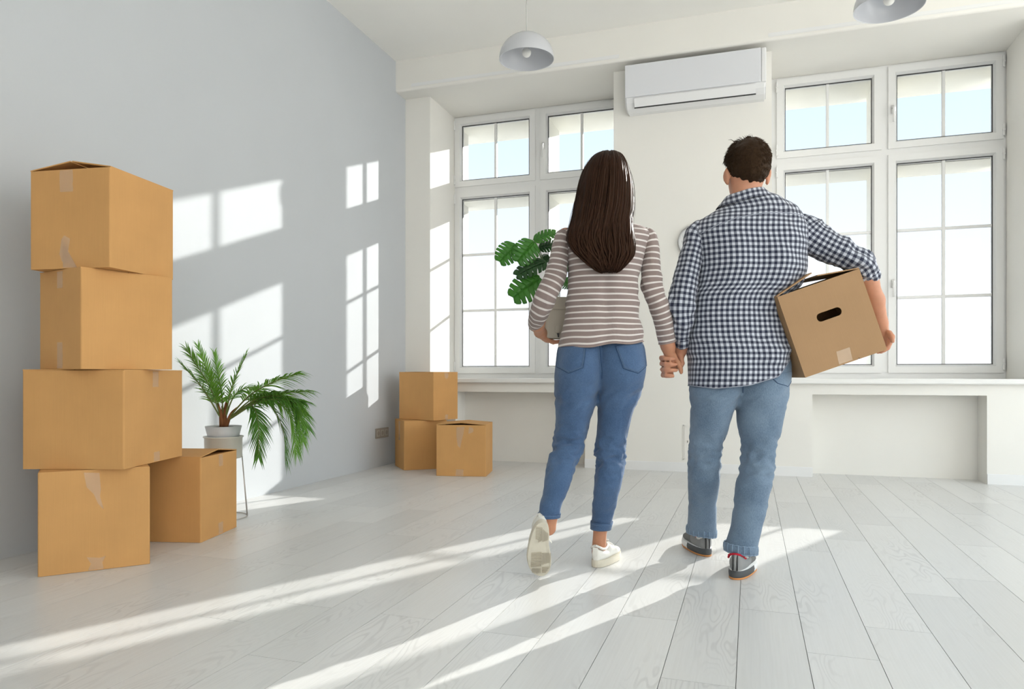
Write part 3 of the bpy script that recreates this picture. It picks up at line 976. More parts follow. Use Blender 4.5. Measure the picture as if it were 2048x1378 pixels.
def denim(dark, light, big):
    def f(n):
        t = n.nodes.new('ShaderNodeTexCoord')
        a = n.nodes.new('ShaderNodeTexNoise'); a.inputs['Scale'].default_value = big; a.inputs['Detail'].default_value = 3
        n.links.new(t.outputs['Object'], a.inputs['Vector'])
        mp = n.nodes.new('ShaderNodeMapping'); mp.inputs['Scale'].default_value = (420, 420, 130); n.links.new(t.outputs['Object'], mp.inputs[0])
        b = n.nodes.new('ShaderNodeTexNoise'); b.inputs['Scale'].default_value = 1; b.inputs['Detail'].default_value = 3
        n.links.new(mp.outputs[0], b.inputs['Vector'])
        s = math_(n, 'MULTIPLY_ADD', b.outputs['Fac'], .7, math_(n, 'MULTIPLY', a.outputs['Fac'], .9))
        q = n.nodes.new('ShaderNodeMapRange'); q.inputs['From Min'].default_value = .52; q.inputs['From Max'].default_value = 1.08
        n.links.new(s, q.inputs['Value'])
        return mixc(n, q.outputs[0], dark, light)
    return f
M_STRIPE = cloth('striped_jersey', striped, .9, .15, 700, .35)
M_GING = cloth('gingham_cotton', gingham, .85, .2, 900, .7)
M_DENW = cloth('mid_blue_denim', denim((.030, .070, .155), (.080, .145, .265), 7), .8, .5, 1000, .3)
M_DENM = cloth('pale_blue_denim', denim((.085, .135, .205), (.200, .275, .365), 8), .8, .5, 1000, .3)
M_DENDK = mat('dark_denim_edge', (.07, .12, .22), .85, .2)
M_THREADW = mat('denim_thread_pale', (.13, .20, .31), .8, .2)
M_THREADD = mat('denim_thread_dark', (.035, .075, .16), .8, .2)
M_THREADM = mat('pale_denim_thread', (.26, .35, .46), .8, .2)
def skin(name, col):
    m = mat(name, col, .5, .35, vary=.06, vscale=30, bump=.08, bscale=300)
    b = m.node_tree.nodes['Principled BSDF']
    b.inputs['Subsurface Weight'].default_value = .18
    b.inputs['Subsurface Radius'].default_value = (.012, .004, .002)
    b.inputs['Subsurface Scale'].default_value = 1.0
    return m
M_SKINW = skin('tanned_skin', (.50, .235, .135))
M_SKINM = skin('light_tan_skin', (.56, .27, .165))
M_HAIRW = mat('dark_brown_hair', (.0175, .0072, .005), .46, .22, vary=.35, vscale=60, stretch=(1, 1, .06))
M_HAIRM = mat('short_dark_brown_hair', (.024, .014, .008), .55, .22, vary=.3, vscale=120)
for _m in (M_HAIRW, M_HAIRM): _m.node_tree.nodes['Principled BSDF'].inputs['Specular Tint'].default_value = (1.0, .62, .36, 1)
M_EYE = mat('eye_white', (.8, .8, .78), .2); M_IRIS = mat('iris_brown', (.06, .03, .015), .2)
M_LIP = mat('lip', (.42, .14, .11), .45)

# ------------------------------------------------------------------ woman
wo = empty('person', (-0.5904, 2.8909, 0.0000), YAW)
tag(wo, 'person with long dark hair in a striped top carrying a potted plant', 'person', 'couple walking hand in hand')

def ridg(v): return 1 - abs(v) * 2
# striped top
rows = [(0.0132, 0.0000, 0.9107, 0.1740, 0.1240), (0.0137, 0.0000, 0.9351, 0.1694, 0.1220), (0.0148, 0.0000, 0.9697, 0.1633, 0.1170), (0.0183, 0.0000, 1.0165, 0.1547, 0.1080), (0.0198, 0.0000, 1.0857, 0.1460, 0.1030),
        (0.0208, 0.0000, 1.1265, 0.1429, 0.1030), (0.0239, 0.0000, 1.1834, 0.1430, 0.1080), (0.0275, 0.0000, 1.2303, 0.1476, 0.1120), (0.0315, 0.0000, 1.2811, 0.1557, 0.1160), (0.0315, 0.0000, 1.3219, 0.1679, 0.1140),
        (0.0336, 0.0000, 1.3544, 0.1781, 0.1050), (0.0341, 0.0040, 1.3776, 0.1722, 0.0920), (0.0356, 0.0080, 1.3947, 0.1510, 0.0800), (0.0359, 0.0100, 1.4074, 0.1144, 0.0680), (0.0362, 0.0120, 1.4201, 0.0818, 0.0600), (0.0354, 0.0140, 1.4287, 0.0706, 0.0540)]
V, UV = loft_h(rows, 7, 88, 2.3)
ZH = V[0, 0, 2]
def f(t, s, p, u):
    x, y, z = p
    mw = math.exp(-((z - 1.06) / .07) ** 2); mh = math.exp(-((z - .95) / .05) ** 2); mu = math.exp(-((z - 1.2) / .09) ** 2)
    d = .011 * mw * nz(x * 5 + 3, y * 5, z * 34 + x * 9)
    d += .010 * mh * nz(x * 4, y * 4 + 9, z * 30 - x * 6)
    d += .006 * mu * nz(x * 14 + z * 14, y * 10, z * 8 + 20)
    d += .004 * nz(x * 11, y * 11, z * 11 + 5)
    # shoulder blades and spine
    if y < 0:
        d += .008 * math.exp(-((abs(x - .022) - .075) / .045) ** 2 - ((z - 1.26) / .09) ** 2) - .007 * math.exp(-((x - .022) / .022) ** 2) * (1 if z < 1.3 else 0)
    return d
V = wrinkle(V, UV, f)
# slanted hem
mz = np.clip((ZH + .10 - V[:, :, 2]) / .10, 0, 1)
V[:, :, 2] += mz * ((V[:, :, 0] - .015) * .085 + .004 * np.sin(V[:, :, 0] * 40))
UV[:, :, 1] += 0
top = loft_obj('striped_top', V, UV, M_STRIPE, wo)
bm = bmesh.new(); tube(bm, [tuple(q) for q in V[0]], .0022, 6); obj('hem', bm, mat('taupe_hem', (.32, .25, .225), .9, .2), top, True)
bm = bmesh.new(); tube(bm, [tuple(q) for q in V[-1]], .004, 6); obj('neckband', bm, mat('taupe_hem', (.32, .25, .225), .9, .2), top, True)
# sleeves
def sleeve(name, rows, fold, matl, parent, seed, elbow):
    V, UV = loft_p(rows, 7, 44)
    L = UV[-1, 0, 1]
    def f(t, s, p, u):
        q = s / L
        me_ = math.exp(-((q - elbow) / .14) ** 2); mt_ = math.exp(-((q - .04) / .12) ** 2)
        d = fold * (.35 + me_) * nz(math.cos(2 * PI * t) * 1.4 + seed, math.sin(2 * PI * t) * 1.4, s * 32 + 1.2 * math.cos(2 * PI * t)) \
            + fold * .6 * mt_ * nz(t * 22 + seed, s * 9, 3) + fold * .35 * nz(t * 9, s * 20, seed)
        return d
    V = wrinkle(V, UV, f)
    return V, UV
rL = [(-0.1171, 0.0120, 1.3731, 0.0245, 0.0300), (-0.1298, 0.0060, 1.3556, 0.0388, 0.0450), (-0.1425, 0.0000, 1.3280, 0.0387, 0.0500), (-0.1509, -0.0040, 1.2906, 0.0386, 0.0500), (-0.1603, -0.0080, 1.2494, 0.0396, 0.0480), (-0.1718, -0.0140, 1.1957, 0.0446, 0.0470),
      (-0.1964, -0.0200, 1.1424, 0.0435, 0.0460), (-0.2185, -0.0160, 1.0963, 0.0425, 0.0460), (-0.2336, 0.0120, 1.0543, 0.0399, 0.0440), (-0.2444, 0.0550, 1.0249, 0.0353, 0.0400), (-0.2470, 0.1000, 1.0053, 0.0305, 0.0340)]
V, UV = sleeve('sleeve', rL, .0055, M_STRIPE, wo, 2.0, .68)
loft_obj('sleeve', V, UV, M_STRIPE, top, True, False)
bm = bmesh.new(); tube(bm, [tuple(q) for q in V[-1]], .0022, 6); obj('cuff', bm, mat('taupe_hem', (.32, .25, .225), .9, .2), top, True)
rR = [(0.1854, 0.0120, 1.3772, 0.0225, 0.0300), (0.2006, 0.0060, 1.3576, 0.0367, 0.0450), (0.2117, 0.0000, 1.3280, 0.0366, 0.0500), (0.2170, -0.0040, 1.2927, 0.0356, 0.0500), (0.2162, -0.0080, 1.2494, 0.0376, 0.0480), (0.2165, -0.0120, 1.1960, 0.0416, 0.0470), (0.2191, -0.0140, 1.1573, 0.0425, 0.0460),
      (0.2293, -0.0140, 1.1167, 0.0405, 0.0450), (0.2473, -0.0100, 1.0726, 0.0396, 0.0430), (0.2697, 0.0050, 1.0067, 0.0387, 0.0400), (0.2784, 0.0120, 0.9664, 0.0368, 0.0370), (0.2868, 0.0180, 0.9258, 0.0344, 0.0340)]
V, UV = sleeve('sleeve', rR, .0048, M_STRIPE, wo, 7.0, .52)
loft_obj('sleeve', V, UV, M_STRIPE, top, True, False)
bm = bmesh.new(); tube(bm, [tuple(q) for q in V[-1]], .0024, 6); obj('cuff', bm, mat('taupe_hem', (.32, .25, .225), .9, .2), top, True)

# jeans: two legs fused at the seat
LL = [(-0.0503, 0.0060, 0.9436, 0.0938, 0.0860), (-0.0577, 0.0030, 0.9190, 0.0968, 0.0960), (-0.0674, -0.0020, 0.8943, 0.0956, 0.1100), (-0.0739, -0.0070, 0.8698, 0.0934, 0.1170), (-0.0764, -0.0120, 0.8230, 0.0973, 0.1220), (-0.0806, -0.0100, 0.7764, 0.0956, 0.1180), (-0.0838, -0.0040, 0.7418, 0.0905, 0.1080),
      (-0.0877, 0.0040, 0.6928, 0.0841, 0.0980), (-0.0904, 0.0080, 0.6682, 0.0801, 0.0940), (-0.0991, 0.0160, 0.6064, 0.0695, 0.0840), (-0.1042, 0.0200, 0.5672, 0.0656, 0.0780), (-0.1119, 0.0200, 0.5283, 0.0630, 0.0730), (-0.1195, 0.0140, 0.4961, 0.0619, 0.0690), (-0.1283, 0.0040, 0.4686, 0.0628, 0.0670),
      (-0.1463, -0.0180, 0.4265, 0.0592, 0.0640), (-0.1577, -0.0380, 0.3908, 0.0568, 0.0610), (-0.1719, -0.0640, 0.3406, 0.0508, 0.0560), (-0.1886, -0.0780, 0.2973, 0.0446, 0.0500), (-0.2006, -0.0940, 0.2567, 0.0417, 0.0460), (-0.2021, -0.1000, 0.2342, 0.0398, 0.0450)]
RL = [(0.0701, 0.0060, 0.9517, 0.0999, 0.0840), (0.0769, 0.0040, 0.9272, 0.1029, 0.0960), (0.0832, -0.0020, 0.9004, 0.1037, 0.1100), (0.0865, -0.0070, 0.8718, 0.1036, 0.1170), (0.0857, -0.0120, 0.8230, 0.1074, 0.1220), (0.0891, -0.0100, 0.7764, 0.0984, 0.1180), (0.0895, -0.0040, 0.7418, 0.0910, 0.1080),
      (0.0885, 0.0000, 0.7234, 0.0875, 0.1020), (0.0785, 0.0080, 0.6682, 0.0765, 0.0920), (0.0745, 0.0120, 0.6455, 0.0720, 0.0880), (0.0655, 0.0220, 0.5753, 0.0643, 0.0790), (0.0634, 0.0240, 0.5526, 0.0626, 0.0760), (0.0572, 0.0260, 0.4970, 0.0609, 0.0700), (0.0553, 0.0250, 0.4745, 0.0606, 0.0680), (0.0556, 0.0200, 0.4361, 0.0583, 0.0650),
      (0.0507, 0.0140, 0.3939, 0.0573, 0.0630), (0.0428, 0.0080, 0.3457, 0.0541, 0.0590), (0.0324, 0.0340, 0.2635, 0.0489, 0.0500), (0.0264, 0.0520, 0.2023, 0.0440, 0.0460), (0.0210, 0.0660, 0.1517, 0.0389, 0.0440)]
def jean_folds(seed, zk, amp, zh):
    def f(t, s, p, u):
        x, y, z = p
        a = 2 * PI * t
        mk = math.exp(-((z - zk) / .085) ** 2); ms = math.exp(-((z - zh) / .05) ** 2); mb = math.exp(-((z - .27) / .06) ** 2)
        d = amp * mk * (ridg(nz(math.cos(a) * 1.0 + seed, math.sin(a) * 1.0, z * 30 + 1.2 * math.cos(a))) * .8 - .4 + .5 * nz(math.cos(a) * 2 + seed, math.sin(a) * 2, z * 60))
        d += amp * .6 * ms * (ridg(nz(math.cos(a) * 1.1 + seed * 2, math.sin(a), z * 26 + math.sin(a) * 1.5)) - .5)
        d += amp * .35 * mb * nz(math.cos(a) * 1.4, math.sin(a) + seed, z * 40)
        d += .0015 * nz(x * 14, y * 14 + seed, z * 14)
        return d
    return f
Va, UVa = loft_h(LL, 9, 60, 2.15); Va = wrinkle(Va, UVa, jean_folds(1.0, .50, .017, .70))
Vb, UVb = loft_h(RL, 9, 60, 2.15); Vb = wrinkle(Vb, UVb, jean_folds(5.0, .46, .017, .70))
wj = merge_lofts('jeans', [Va, Vb], .0060, M_DENW, wo, 1)
bv = bvh_of(wj)
def pocket(bv, poly, parent, m, th, thd):
    c = (sum(q[0] for q in poly) / len(poly), sum(q[1] for q in poly) / len(poly))
    pk = patch('pocket', bv, poly, m, parent, .0016)
    seam('stitching', bv, poly + [poly[0]], .0011, thd, pk, .0022)
    for k in (.93, .86):
        inn = [(c[0] + (q[0] - c[0]) * k, c[1] + (q[1] - c[1]) * k) for q in poly]
        seam('stitching', bv, inn[1:] + [inn[0]] if k > .9 else inn[1:] + [inn[0]], .0008, th, pk, .0026)
pocket(bv, [(-0.1588, 0.9026), (-0.0570, 0.9046), (-0.0712, 0.8211), (-0.1262, 0.7988), (-0.1689, 0.8252)], wj, M_DENW, M_THREADW, M_THREADD)
pocket(bv, [(0.0570, 0.9046), (0.1812, 0.9229), (0.1873, 0.8293), (0.1445, 0.7988), (0.0835, 0.8171)], wj, M_DENW, M_THREADW, M_THREADD)
seam('stitching', bv, [(-0.0020, 0.9107), (0.0020, 0.8537), (0.0081, 0.8028), (0.0061, 0.7784)], .0013, M_THREADD, wj, .0008)
seam('stitching', bv, [(-0.0071, 0.9107), (-0.0031, 0.8537), (0.0031, 0.8028)], .0008, M_THREADW, wj, .0012)
for c_ in ([(-0.1527, 0.6909), (-0.0916, 0.6848), (-0.0142, 0.6929)],):
    pass
for rows_, w_ in ((LL, 0), (RL, 1)):
    Vc, UVc = loft_h([(r_[0], r_[1], r_[2] + (.0 if i else .0), r_[3] + .0045, r_[4] + .0045) for i, r_ in enumerate(rows_[-2:])], 6, 48, 2.15)
    Vc = np.concatenate([Vc[-5:], Vc[-1:] * [1, 1, 1]], 0)
    cu_ = Vc[:-1].mean(axis=(0, 1))
    Vc[-1, :, :2] = cu_[:2] + (Vc[-1, :, :2] - cu_[:2]) * .86
    Vc = np.concatenate([Vc[:1], Vc], 0); Vc[0, :, :2] = cu_[:2] + (Vc[0, :, :2] - cu_[:2]) * .93
    UVc = np.zeros(Vc.shape[:2] + (2,))
    loft_obj('hem', Vc, UVc, M_DENW, wj)
    bm = bmesh.new(); tube(bm, [tuple(q) for q in Vc[2]], .0009, 5); obj('stitching', bm, M_THREADW, wj, True)

# skin: one continuous body
def chain(pts, rad, k=.012):
    return [('cap', a, b, ra, rb, k) for a, b, ra, rb in zip(pts, pts[1:], rad, rad[1:])]
H = (0.0372, 0.0200, 1.5673)
prims = [('ell', H, (.072, .092, .098), .03), ('ell', (H[0], H[1] + .03, H[2] - .055), (.055, .062, .062), .03),
         ('ell', (H[0] + .004, H[1] + .098, H[2] - .035), (.014, .018, .022), .012),
         ('ell', (H[0], H[1] + .075, H[2] - .10), (.028, .026, .02), .02),
         ('ell', (H[0], H[1] + .088, H[2] - .068), (.022, .012, .010), .008),
         ('ell', (H[0] - .03, H[1] + .086, H[2] + .0), (.014, .012, .009), -.012), ('ell', (H[0] + .03, H[1] + .086, H[2] + .0), (.014, .012, .009), -.012),
         ('ell', (H[0] - .074, H[1] + .005, H[2] - .03), (.012, .02, .032), .008), ('ell', (H[0] + .074, H[1] + .005, H[2] - .03), (.012, .02, .032), .008)]
prims += chain([(0.0321, 0.0120, 1.4875), (0.0265, 0.0000, 1.4033)], [.052, .056], .03)
prims += chain([(-0.0611, 0.0000, 1.3504), (0.1119, 0.0000, 1.3504)], [.045, .045], .03) + chain([(0.0230, 0.0050, 1.3432), (0.0204, 0.0000, 1.1183)], [.075, .07], .04) + chain([(0.0204, 0.0000, 1.1183), (0.0114, 0.0100, 0.8335)], [.07, .075], .04)
prims += chain([(-0.1282, 0.0000, 1.3544), (-0.2102, -0.0120, 1.0967), (-0.2433, 0.0850, 1.0064)], [.038, .034, .030], .02)
# left forearm, hand under the pot
WL = (-0.2273, 0.1750, 0.9783)
prims += chain([(-0.2433, 0.0850, 1.0064), WL], [.031, .024], .015)
prims += chain([WL, (-0.1924, 0.2250, 0.9594)], [.024, .026], .015)
for i in range(4):
    b0 = (-0.1959, 0.2000, 0.9537); yy = .185 + i * .022
    prims += chain([(b0[0] - .002, yy, b0[2] - .006), (b0[0] + .030, yy + .004, b0[2] - .0175), (b0[0] + .052 + .006 * (i in (1, 2)), yy + .005, b0[2] - .0155), (b0[0] + .070 + .008 * (i in (1, 2)), yy + .003, b0[2] - .0125)], [.0095, .0088, .0080, .0068], .005)
tb = (-0.2238, 0.1550, 0.9685)
prims += chain([(tb[0], tb[1] + .005, tb[2]), (-0.2233, 0.1400, 0.9847), (-0.2224, 0.1370, 1.0016)], [.0115, .0098, .0082], .006)
# right arm, forearm, hand hanging in the clasp
prims += chain([(0.1995, 0.0000, 1.3544), (0.2297, -0.0120, 1.1129), (0.2868, 0.0180, 0.9196)], [.034, .030, .026], .02)
WR_ = (0.2924, 0.0200, 0.9074)
prims += chain([(0.2868, 0.0180, 0.9258), WR_, (0.2979, 0.0220, 0.8788)], [.0265, .0255, .0225], .015)
prims += [('ell', (0.3041, 0.0220, 0.8501), (.021, .014, .034), .014)]
HB = (0.3061, 0.0220, 0.8296)
for i, (dx, dz, cy_) in enumerate(((-.016, -.010, .0), (-.003, -.014, .003), (.010, -.012, .006), (.021, -.004, .008))):
    prims += chain([(HB[0] + dx * .6, HB[1] + .0, HB[2] + .01), (HB[0] + dx, HB[1] + .012, HB[2] + dz), (HB[0] + dx + .006, HB[1] + .036, HB[2] + dz - .004), (HB[0] + dx + .010, HB[1] + .045, HB[2] + dz + .018)], [.0098, .0090, .0082, .0068], .004)
prims += chain([(0.3155, 0.0180, 0.8705), (0.3291, 0.0060, 0.8416), (0.3374, -0.0020, 0.8171), (0.3400, -0.0040, 0.8008)], [.0115, .0102, .0090, .0076], .006)
# legs inside the jeans, ankles in view
prims += chain([(-0.0814, 0.0000, 0.8130), (-0.1193, 0.0100, 0.4863), (-0.2006, -0.1000, 0.2421), (-0.2045, -0.1000, 0.1910)], [.065, .034, .029, .030], .02)
prims += chain([(0.0916, 0.0000, 0.8130), (0.0559, 0.0220, 0.4851), (0.0203, 0.0660, 0.1683), (0.0132, 0.0760, 0.0514)], [.065, .034, .028, .029], .02)
body = organic('body', prims, .0052, M_SKINW, wo, 2)
for sx_ in (-1, 1):
    bm = bmesh.new(); bmesh.ops.create_uvsphere(bm, u_segments=16, v_segments=10, radius=.0125, matrix=Matrix.Translation((H[0] + sx_ * .03, H[1] + .071, H[2] + .0))); ey = obj('eye', bm, M_EYE, wo, True)
    bm = bmesh.new(); bmesh.ops.create_uvsphere(bm, u_segments=12, v_segments=8, radius=.006, matrix=Matrix.Translation((H[0] + sx_ * .03, H[1] + .0785, H[2] + .0))); obj('iris', bm, M_IRIS, ey, True)
bm = bmesh.new(); bmesh.ops.create_uvsphere(bm, u_segments=16, v_segments=8, radius=1, matrix=Matrix.Translation((H[0], H[1] + .094, H[2] - .068)) @ Matrix.Diagonal((.02, .008, .006, 1))); obj('lips', bm, M_LIP, wo, True)

# hair: a dark mass with locks over it
HR = [(0.0441, -0.0200, 1.6902, 0.0182, 0.0120), (0.0414, -0.0180, 1.6847, 0.0354, 0.0450), (0.0396, -0.0160, 1.6732, 0.0536, 0.0680), (0.0355, -0.0160, 1.6469, 0.0719, 0.0880), (0.0323, -0.0180, 1.6119, 0.0870, 0.0980), (0.0289, -0.0240, 1.5598, 0.1004, 0.0980), (0.0244, -0.0360, 1.5063, 0.1060, 0.0880), (0.0179, -0.0550, 1.4557, 0.1103, 0.0740),
      (0.0061, -0.0820, 1.4000, 0.1128, 0.0560), (-0.0003, -0.1060, 1.3575, 0.1192, 0.0440), (-0.0016, -0.1200, 1.3196, 0.1240, 0.0370), (0.0063, -0.1270, 1.2832, 0.1168, 0.0320), (0.0167, -0.1300, 1.2535, 0.1002, 0.0280), (0.0213, -0.1320, 1.2240, 0.0739, 0.0240), (0.0251, -0.1320, 1.2007, 0.0466, 0.0180), (0.0311, -0.1310, 1.1892, 0.0253, 0.0100)]
V, UV = loft_h(HR, 8, 72, 2.1)
HV = V.copy()
Lh = UV[-1, 0, 1]
def f(t, s, p, u): return -.003 + .0045 * nz(t * 38, s * 2.2, 4) + .003 * nz(t * 90, s * 3, 9)
V = wrinkle(V, UV, f)
hair = loft_obj('hair', V, UV, M_HAIRW, wo, True, True)
rnd = random.Random(11)
HN = ring_normals(HV)
m_, w_ = HV.shape[:2]
def hpos(t, s01, off):
    i = s01 * (m_ - 1); k = (t % 1.0) * (w_ - 1)
    i0, k0 = min(int(i), m_ - 2), min(int(k), w_ - 2); a, b = i - i0, k - k0
    P = (HV[i0, k0] * (1 - a) * (1 - b) + HV[i0 + 1, k0] * a * (1 - b) + HV[i0, k0 + 1] * (1 - a) * b + HV[i0 + 1, k0 + 1] * a * b)
    N = HN[i0, k0] * (1 - b) + HN[i0, k0 + 1] * b
    return Vector(P) + Vector(N).normalized() * off
def lock(bm, t, s0, s1, r, off, wob, n=26):
    ph = rnd.uniform(0, 9)
    pts, rr = [], []
    for i in range(n):
        q = i / (n - 1); s = s0 + (s1 - s0) * q
        tt = t + wob * nz(ph, q * 2.2, t * 5) * q + .004 * math.sin(q * 9 + ph) * q * q
        pts.append(hpos(tt, s, off * (.3 + .7 * math.sin(PI * min(1, q * 1.15)) if q < .87 else off * 0 + .3) if False else off * (.4 + .6 * math.sin(PI * q))))
        rr.append(r * (1 - .75 * max(0, (q - .55) / .45)) * (.55 + .45 * min(1, q * 6)))
    tube(bm, pts, rr, 5, True)
bm = bmesh.new()
for j in range(520):
    t = rnd.gauss(.5, .2) if rnd.random() < .75 else rnd.random()
    s0 = rnd.uniform(.02, .2) if rnd.random() < .7 else rnd.uniform(.2, .5)
    s1 = min(.995, rnd.uniform(.72, 1.0))
    lock(bm, t, s0, s1, rnd.uniform(.0014, .0048), rnd.uniform(.0, .007), rnd.uniform(.0, .07))
for j in range(150):
    t = rnd.uniform(.27, .73)
    s0 = rnd.uniform(.45, .6)
    lock(bm, t, s0, rnd.uniform(.86, .998), rnd.uniform(.002, .0055), rnd.uniform(.003, .010), rnd.uniform(.02, .12), 22)
o = obj('locks', bm, M_HAIRW, hair, True); o['kind'] = 'stuff'
# loose fly-away hairs
bm = bmesh.new()
for j in range(46):
    t = rnd.choice((rnd.gauss(.28, .03), rnd.gauss(.74, .03), rnd.random()))
    lock(bm, t, rnd.uniform(.1, .4), rnd.uniform(.6, .98), .0006, rnd.uniform(.006, .016), .06, 18)
o = obj('stray_hairs', bm, M_HAIRW, hair, True); o['kind'] = 'stuff'

# ------------------------------------------------------------------ trainers
def foot_outline(L, wf, wh, n=44, left=1):
    """closed outline in (x,y): heel at y=0, toe at y=L"""
    pts = []
    for i in range(n):
        a = 2 * PI * i / n
        y = .5 - .5 * math.cos(a)
        side = 1 if a < PI else -1
        w = wh + (wf - wh) * min(1, max(0, (y - .12) / .5)) ** 1.2
        e_ = (1 - abs(2 * y - 1) ** (3.2 if y > .5 else 4.2)) ** .5
        arch = -.10 * math.exp(-((y - .42) / .16) ** 2) if side * left > 0 else 0
        bend = .010 * math.sin(PI * y) * -left
        pts.append((side * w * e_ * (1 + arch) + bend, y * L))
    return pts
def slab(bm, out, z0, z1, taper=.97, bulge=.002, rocker=0.0, ysplit=None):
    L = max(p[1] for p in out)
    rings = []
    for q in (0, .15, .5, .85, 1):
        k = taper + (1 - taper) * min(1, q * 6) if q < .5 else 1
        z = z0 + (z1 - z0) * q
        g = bulge * math.sin(PI * q)
        rings.append([bm.verts.new((x * (k + g / .05), (y - L / 2) * (1 + g / L * 2) * (k * .02 + .98) + L / 2, z + rocker * max(0, (y / L - .72) / .28) ** 2 * (1 - q * .35))) for x, y in out])
    n = len(out)
    for A, B in zip(rings, rings[1:]):
        for i in range(n): bm.faces.new((A[i], A[(i + 1) % n], B[(i + 1) % n], B[i]))
    bm.faces.new(rings[0][::-1]); bm.faces.new(rings[-1])
def upper(L, wf, wh, z0, prof, left, n=36, per=5):
    """prof rows: (y01, half width factor, top height)"""
    P = cr(prof, per)
    out = foot_outline(L, wf, wh, 200, left)
    m = len(P)
    V = np.zeros((m, n + 1, 3))
    for i, (y, kf, ht) in enumerate(P):
        y = min(max(y, 0.004), .996)
        xs = sorted(x for x, yy in out if abs(yy / L - y) < .018)
        x0, x1 = xs[0], xs[-1]
        c, a = (x0 + x1) / 2, (x1 - x0) / 2 * kf
        for k in range(n + 1):
            t = -PI / 2 + 2 * PI * k / n
            cx, sz = math.cos(t), math.sin(t)
            p = 2.4
            V[i, k] = (c + a * np.sign(cx) * abs(cx) ** (2 / p), y * L, z0 + (ht - z0) * (.5 + .5 * np.sign(sz) * abs(sz) ** (2 / 2.1)))
    return V
M_WSHOE = mat('white_shoe_leather', (.80, .78, .72), .45, .4, vary=.02, vscale=40)
M_WSOLE = mat('off_white_rubber', (.66, .61, .50), .6, .3, vary=.05, vscale=25)
M_GSHOE = mat('grey_mesh_upper', (.20, .20, .195), .8, .2, bump=.5, bscale=700)
M_GSHOE2 = mat('grey_suede', (.30, .30, .295), .8, .2, bump=.2, bscale=500)
M_GSOLE = mat('charcoal_midsole', (.085, .088, .09), .6, .3)
M_WMID = mat('white_midsole', (.80, .80, .78), .5, .3)
M_GUM = mat('orange_gum_rubber', (.62, .27, .09), .6, .3)
M_RED = mat('red_lining', (.55, .02, .04), .7, .2)
M_SOCK = mat('white_sock', (.75, .75, .73), .9, .1)
def shoe_white(parent, M, left, L=.245):
    sh = empty('sneaker'); sh.parent = parent; sh.matrix_local = M
    out = foot_outline(L, .047, .034, 52, left)
    bm = bmesh.new(); slab(bm, out, 0, .030, .95, .0015, .012); obj('sole', bm, M_WSOLE, sh, False)
    prof = [(.01, .55, .060), (.035, .86, .073), (.09, .92, .073), (.18, .93, .066), (.28, .93, .066), (.36, .94, .078), (.44, .95, .081), (.55, .96, .071), (.68, .96, .059), (.8, .95, .052), (.9, .92, .047), (.965, .85, .042), (.99, .5, .036)]
    V = upper(L, .045, .033, .022, prof, left)
    loft_obj('upper', V, np.zeros(V.shape[:2] + (2,)), M_WSHOE, sh, True, True)
    # collar with its scalloped heel tab
    bm = bmesh.new()
    pts = []
    for i in range(33):
        a = 2 * PI * i / 32
        y = .058 + .050 * -math.cos(a); x = .031 * math.sin(a)
        pts.append((x, y, .074 + .010 * math.cos(a) ** 2 * (1 if math.cos(a) > 0 else .6) + .004 * math.cos(3 * a)))
    tube(bm, pts, .0052, 8, False); obj('collar', bm, M_WSHOE, sh, True)
    bm = bmesh.new(); bx(bm, -.012, .012, .001, .006, .045, .082); bmesh.ops.bevel(bm, geom=bm.edges[:], offset=.002, segments=2, affect='EDGES'); obj('heel_tab', bm, M_WSHOE, sh)
    bm = bmesh.new()
    for i in range(5):
        y = .105 + i * .019; z = .084 - i * .0062
        tube(bm, [(-.026, y, z - .012), (-.012, y + .003, z + .003), (.012, y + .003, z + .003), (.026, y, z - .012)], .0024, 6)
    for s in (-1, 1):
        tube(bm, [(0, .10, .090), (s * .012, .092, .100), (s * .026, .095, .098), (s * .018, .104, .090), (0, .10, .090)], .0022, 6)
        tube(bm, [(0, .10, .090), (s * .02, .108, .088), (s * .036, .115, .077), (s * .044, .12, .06)], .0022, 6)
    obj('laces', bm, M_WSHOE, sh, True)
    # tread: two fields of chevron bars under the sole
    bm = bmesh.new()
    def clipbar(x0, y0, x1, y1):
        a = math.atan2(y1 - y0, x1 - x0); ln = math.hypot(x1 - x0, y1 - y0)
        bx(bm, 0, ln, -.0011, .0011, -.0022, .001, Matrix.Translation((x0, y0, 0)) @ Matrix.Rotation(a, 4, 'Z'))
    cx = -.005 * left
    for i in range(9):
        d = i * .0062
        clipbar(cx - .020, .018 + d, cx + .004 - d * .25, .022 + d); clipbar(cx + .004 - d * .25, .022 + d, cx + .004 - d * .25, .075 + d * .2) if i % 2 == 0 else None
    for i in range(5): clipbar(cx + .009 + i * .0045, .030 + i * .004, cx + .009 + i * .0045, .082 - i * .002)
    for i in range(10): clipbar(cx - .036, .130 + i * .0065, cx + .004, .127 + i * .0065)
    for i in range(7): clipbar(cx + .008 + i * .0052, .130, cx + .008 + i * .0052, .182 - i * .002)
    for i in range(7): clipbar(cx - .030 + i * .0052, .198, cx - .030 + i * .0052, .222 - abs(i - 4) * .001)
    for i in range(5): clipbar(cx + .008, .192 + i * .0062, cx + .036 - i * .003, .192 + i * .0062)
    for v in bm.verts: v.co.z += .012 * max(0, (v.co.y / L - .72) / .28) ** 2
    o = obj('tread', bm, mat('tread_rubber', (.50, .44, .34), .7, .2), sh); o['kind'] = 'stuff'
    return sh
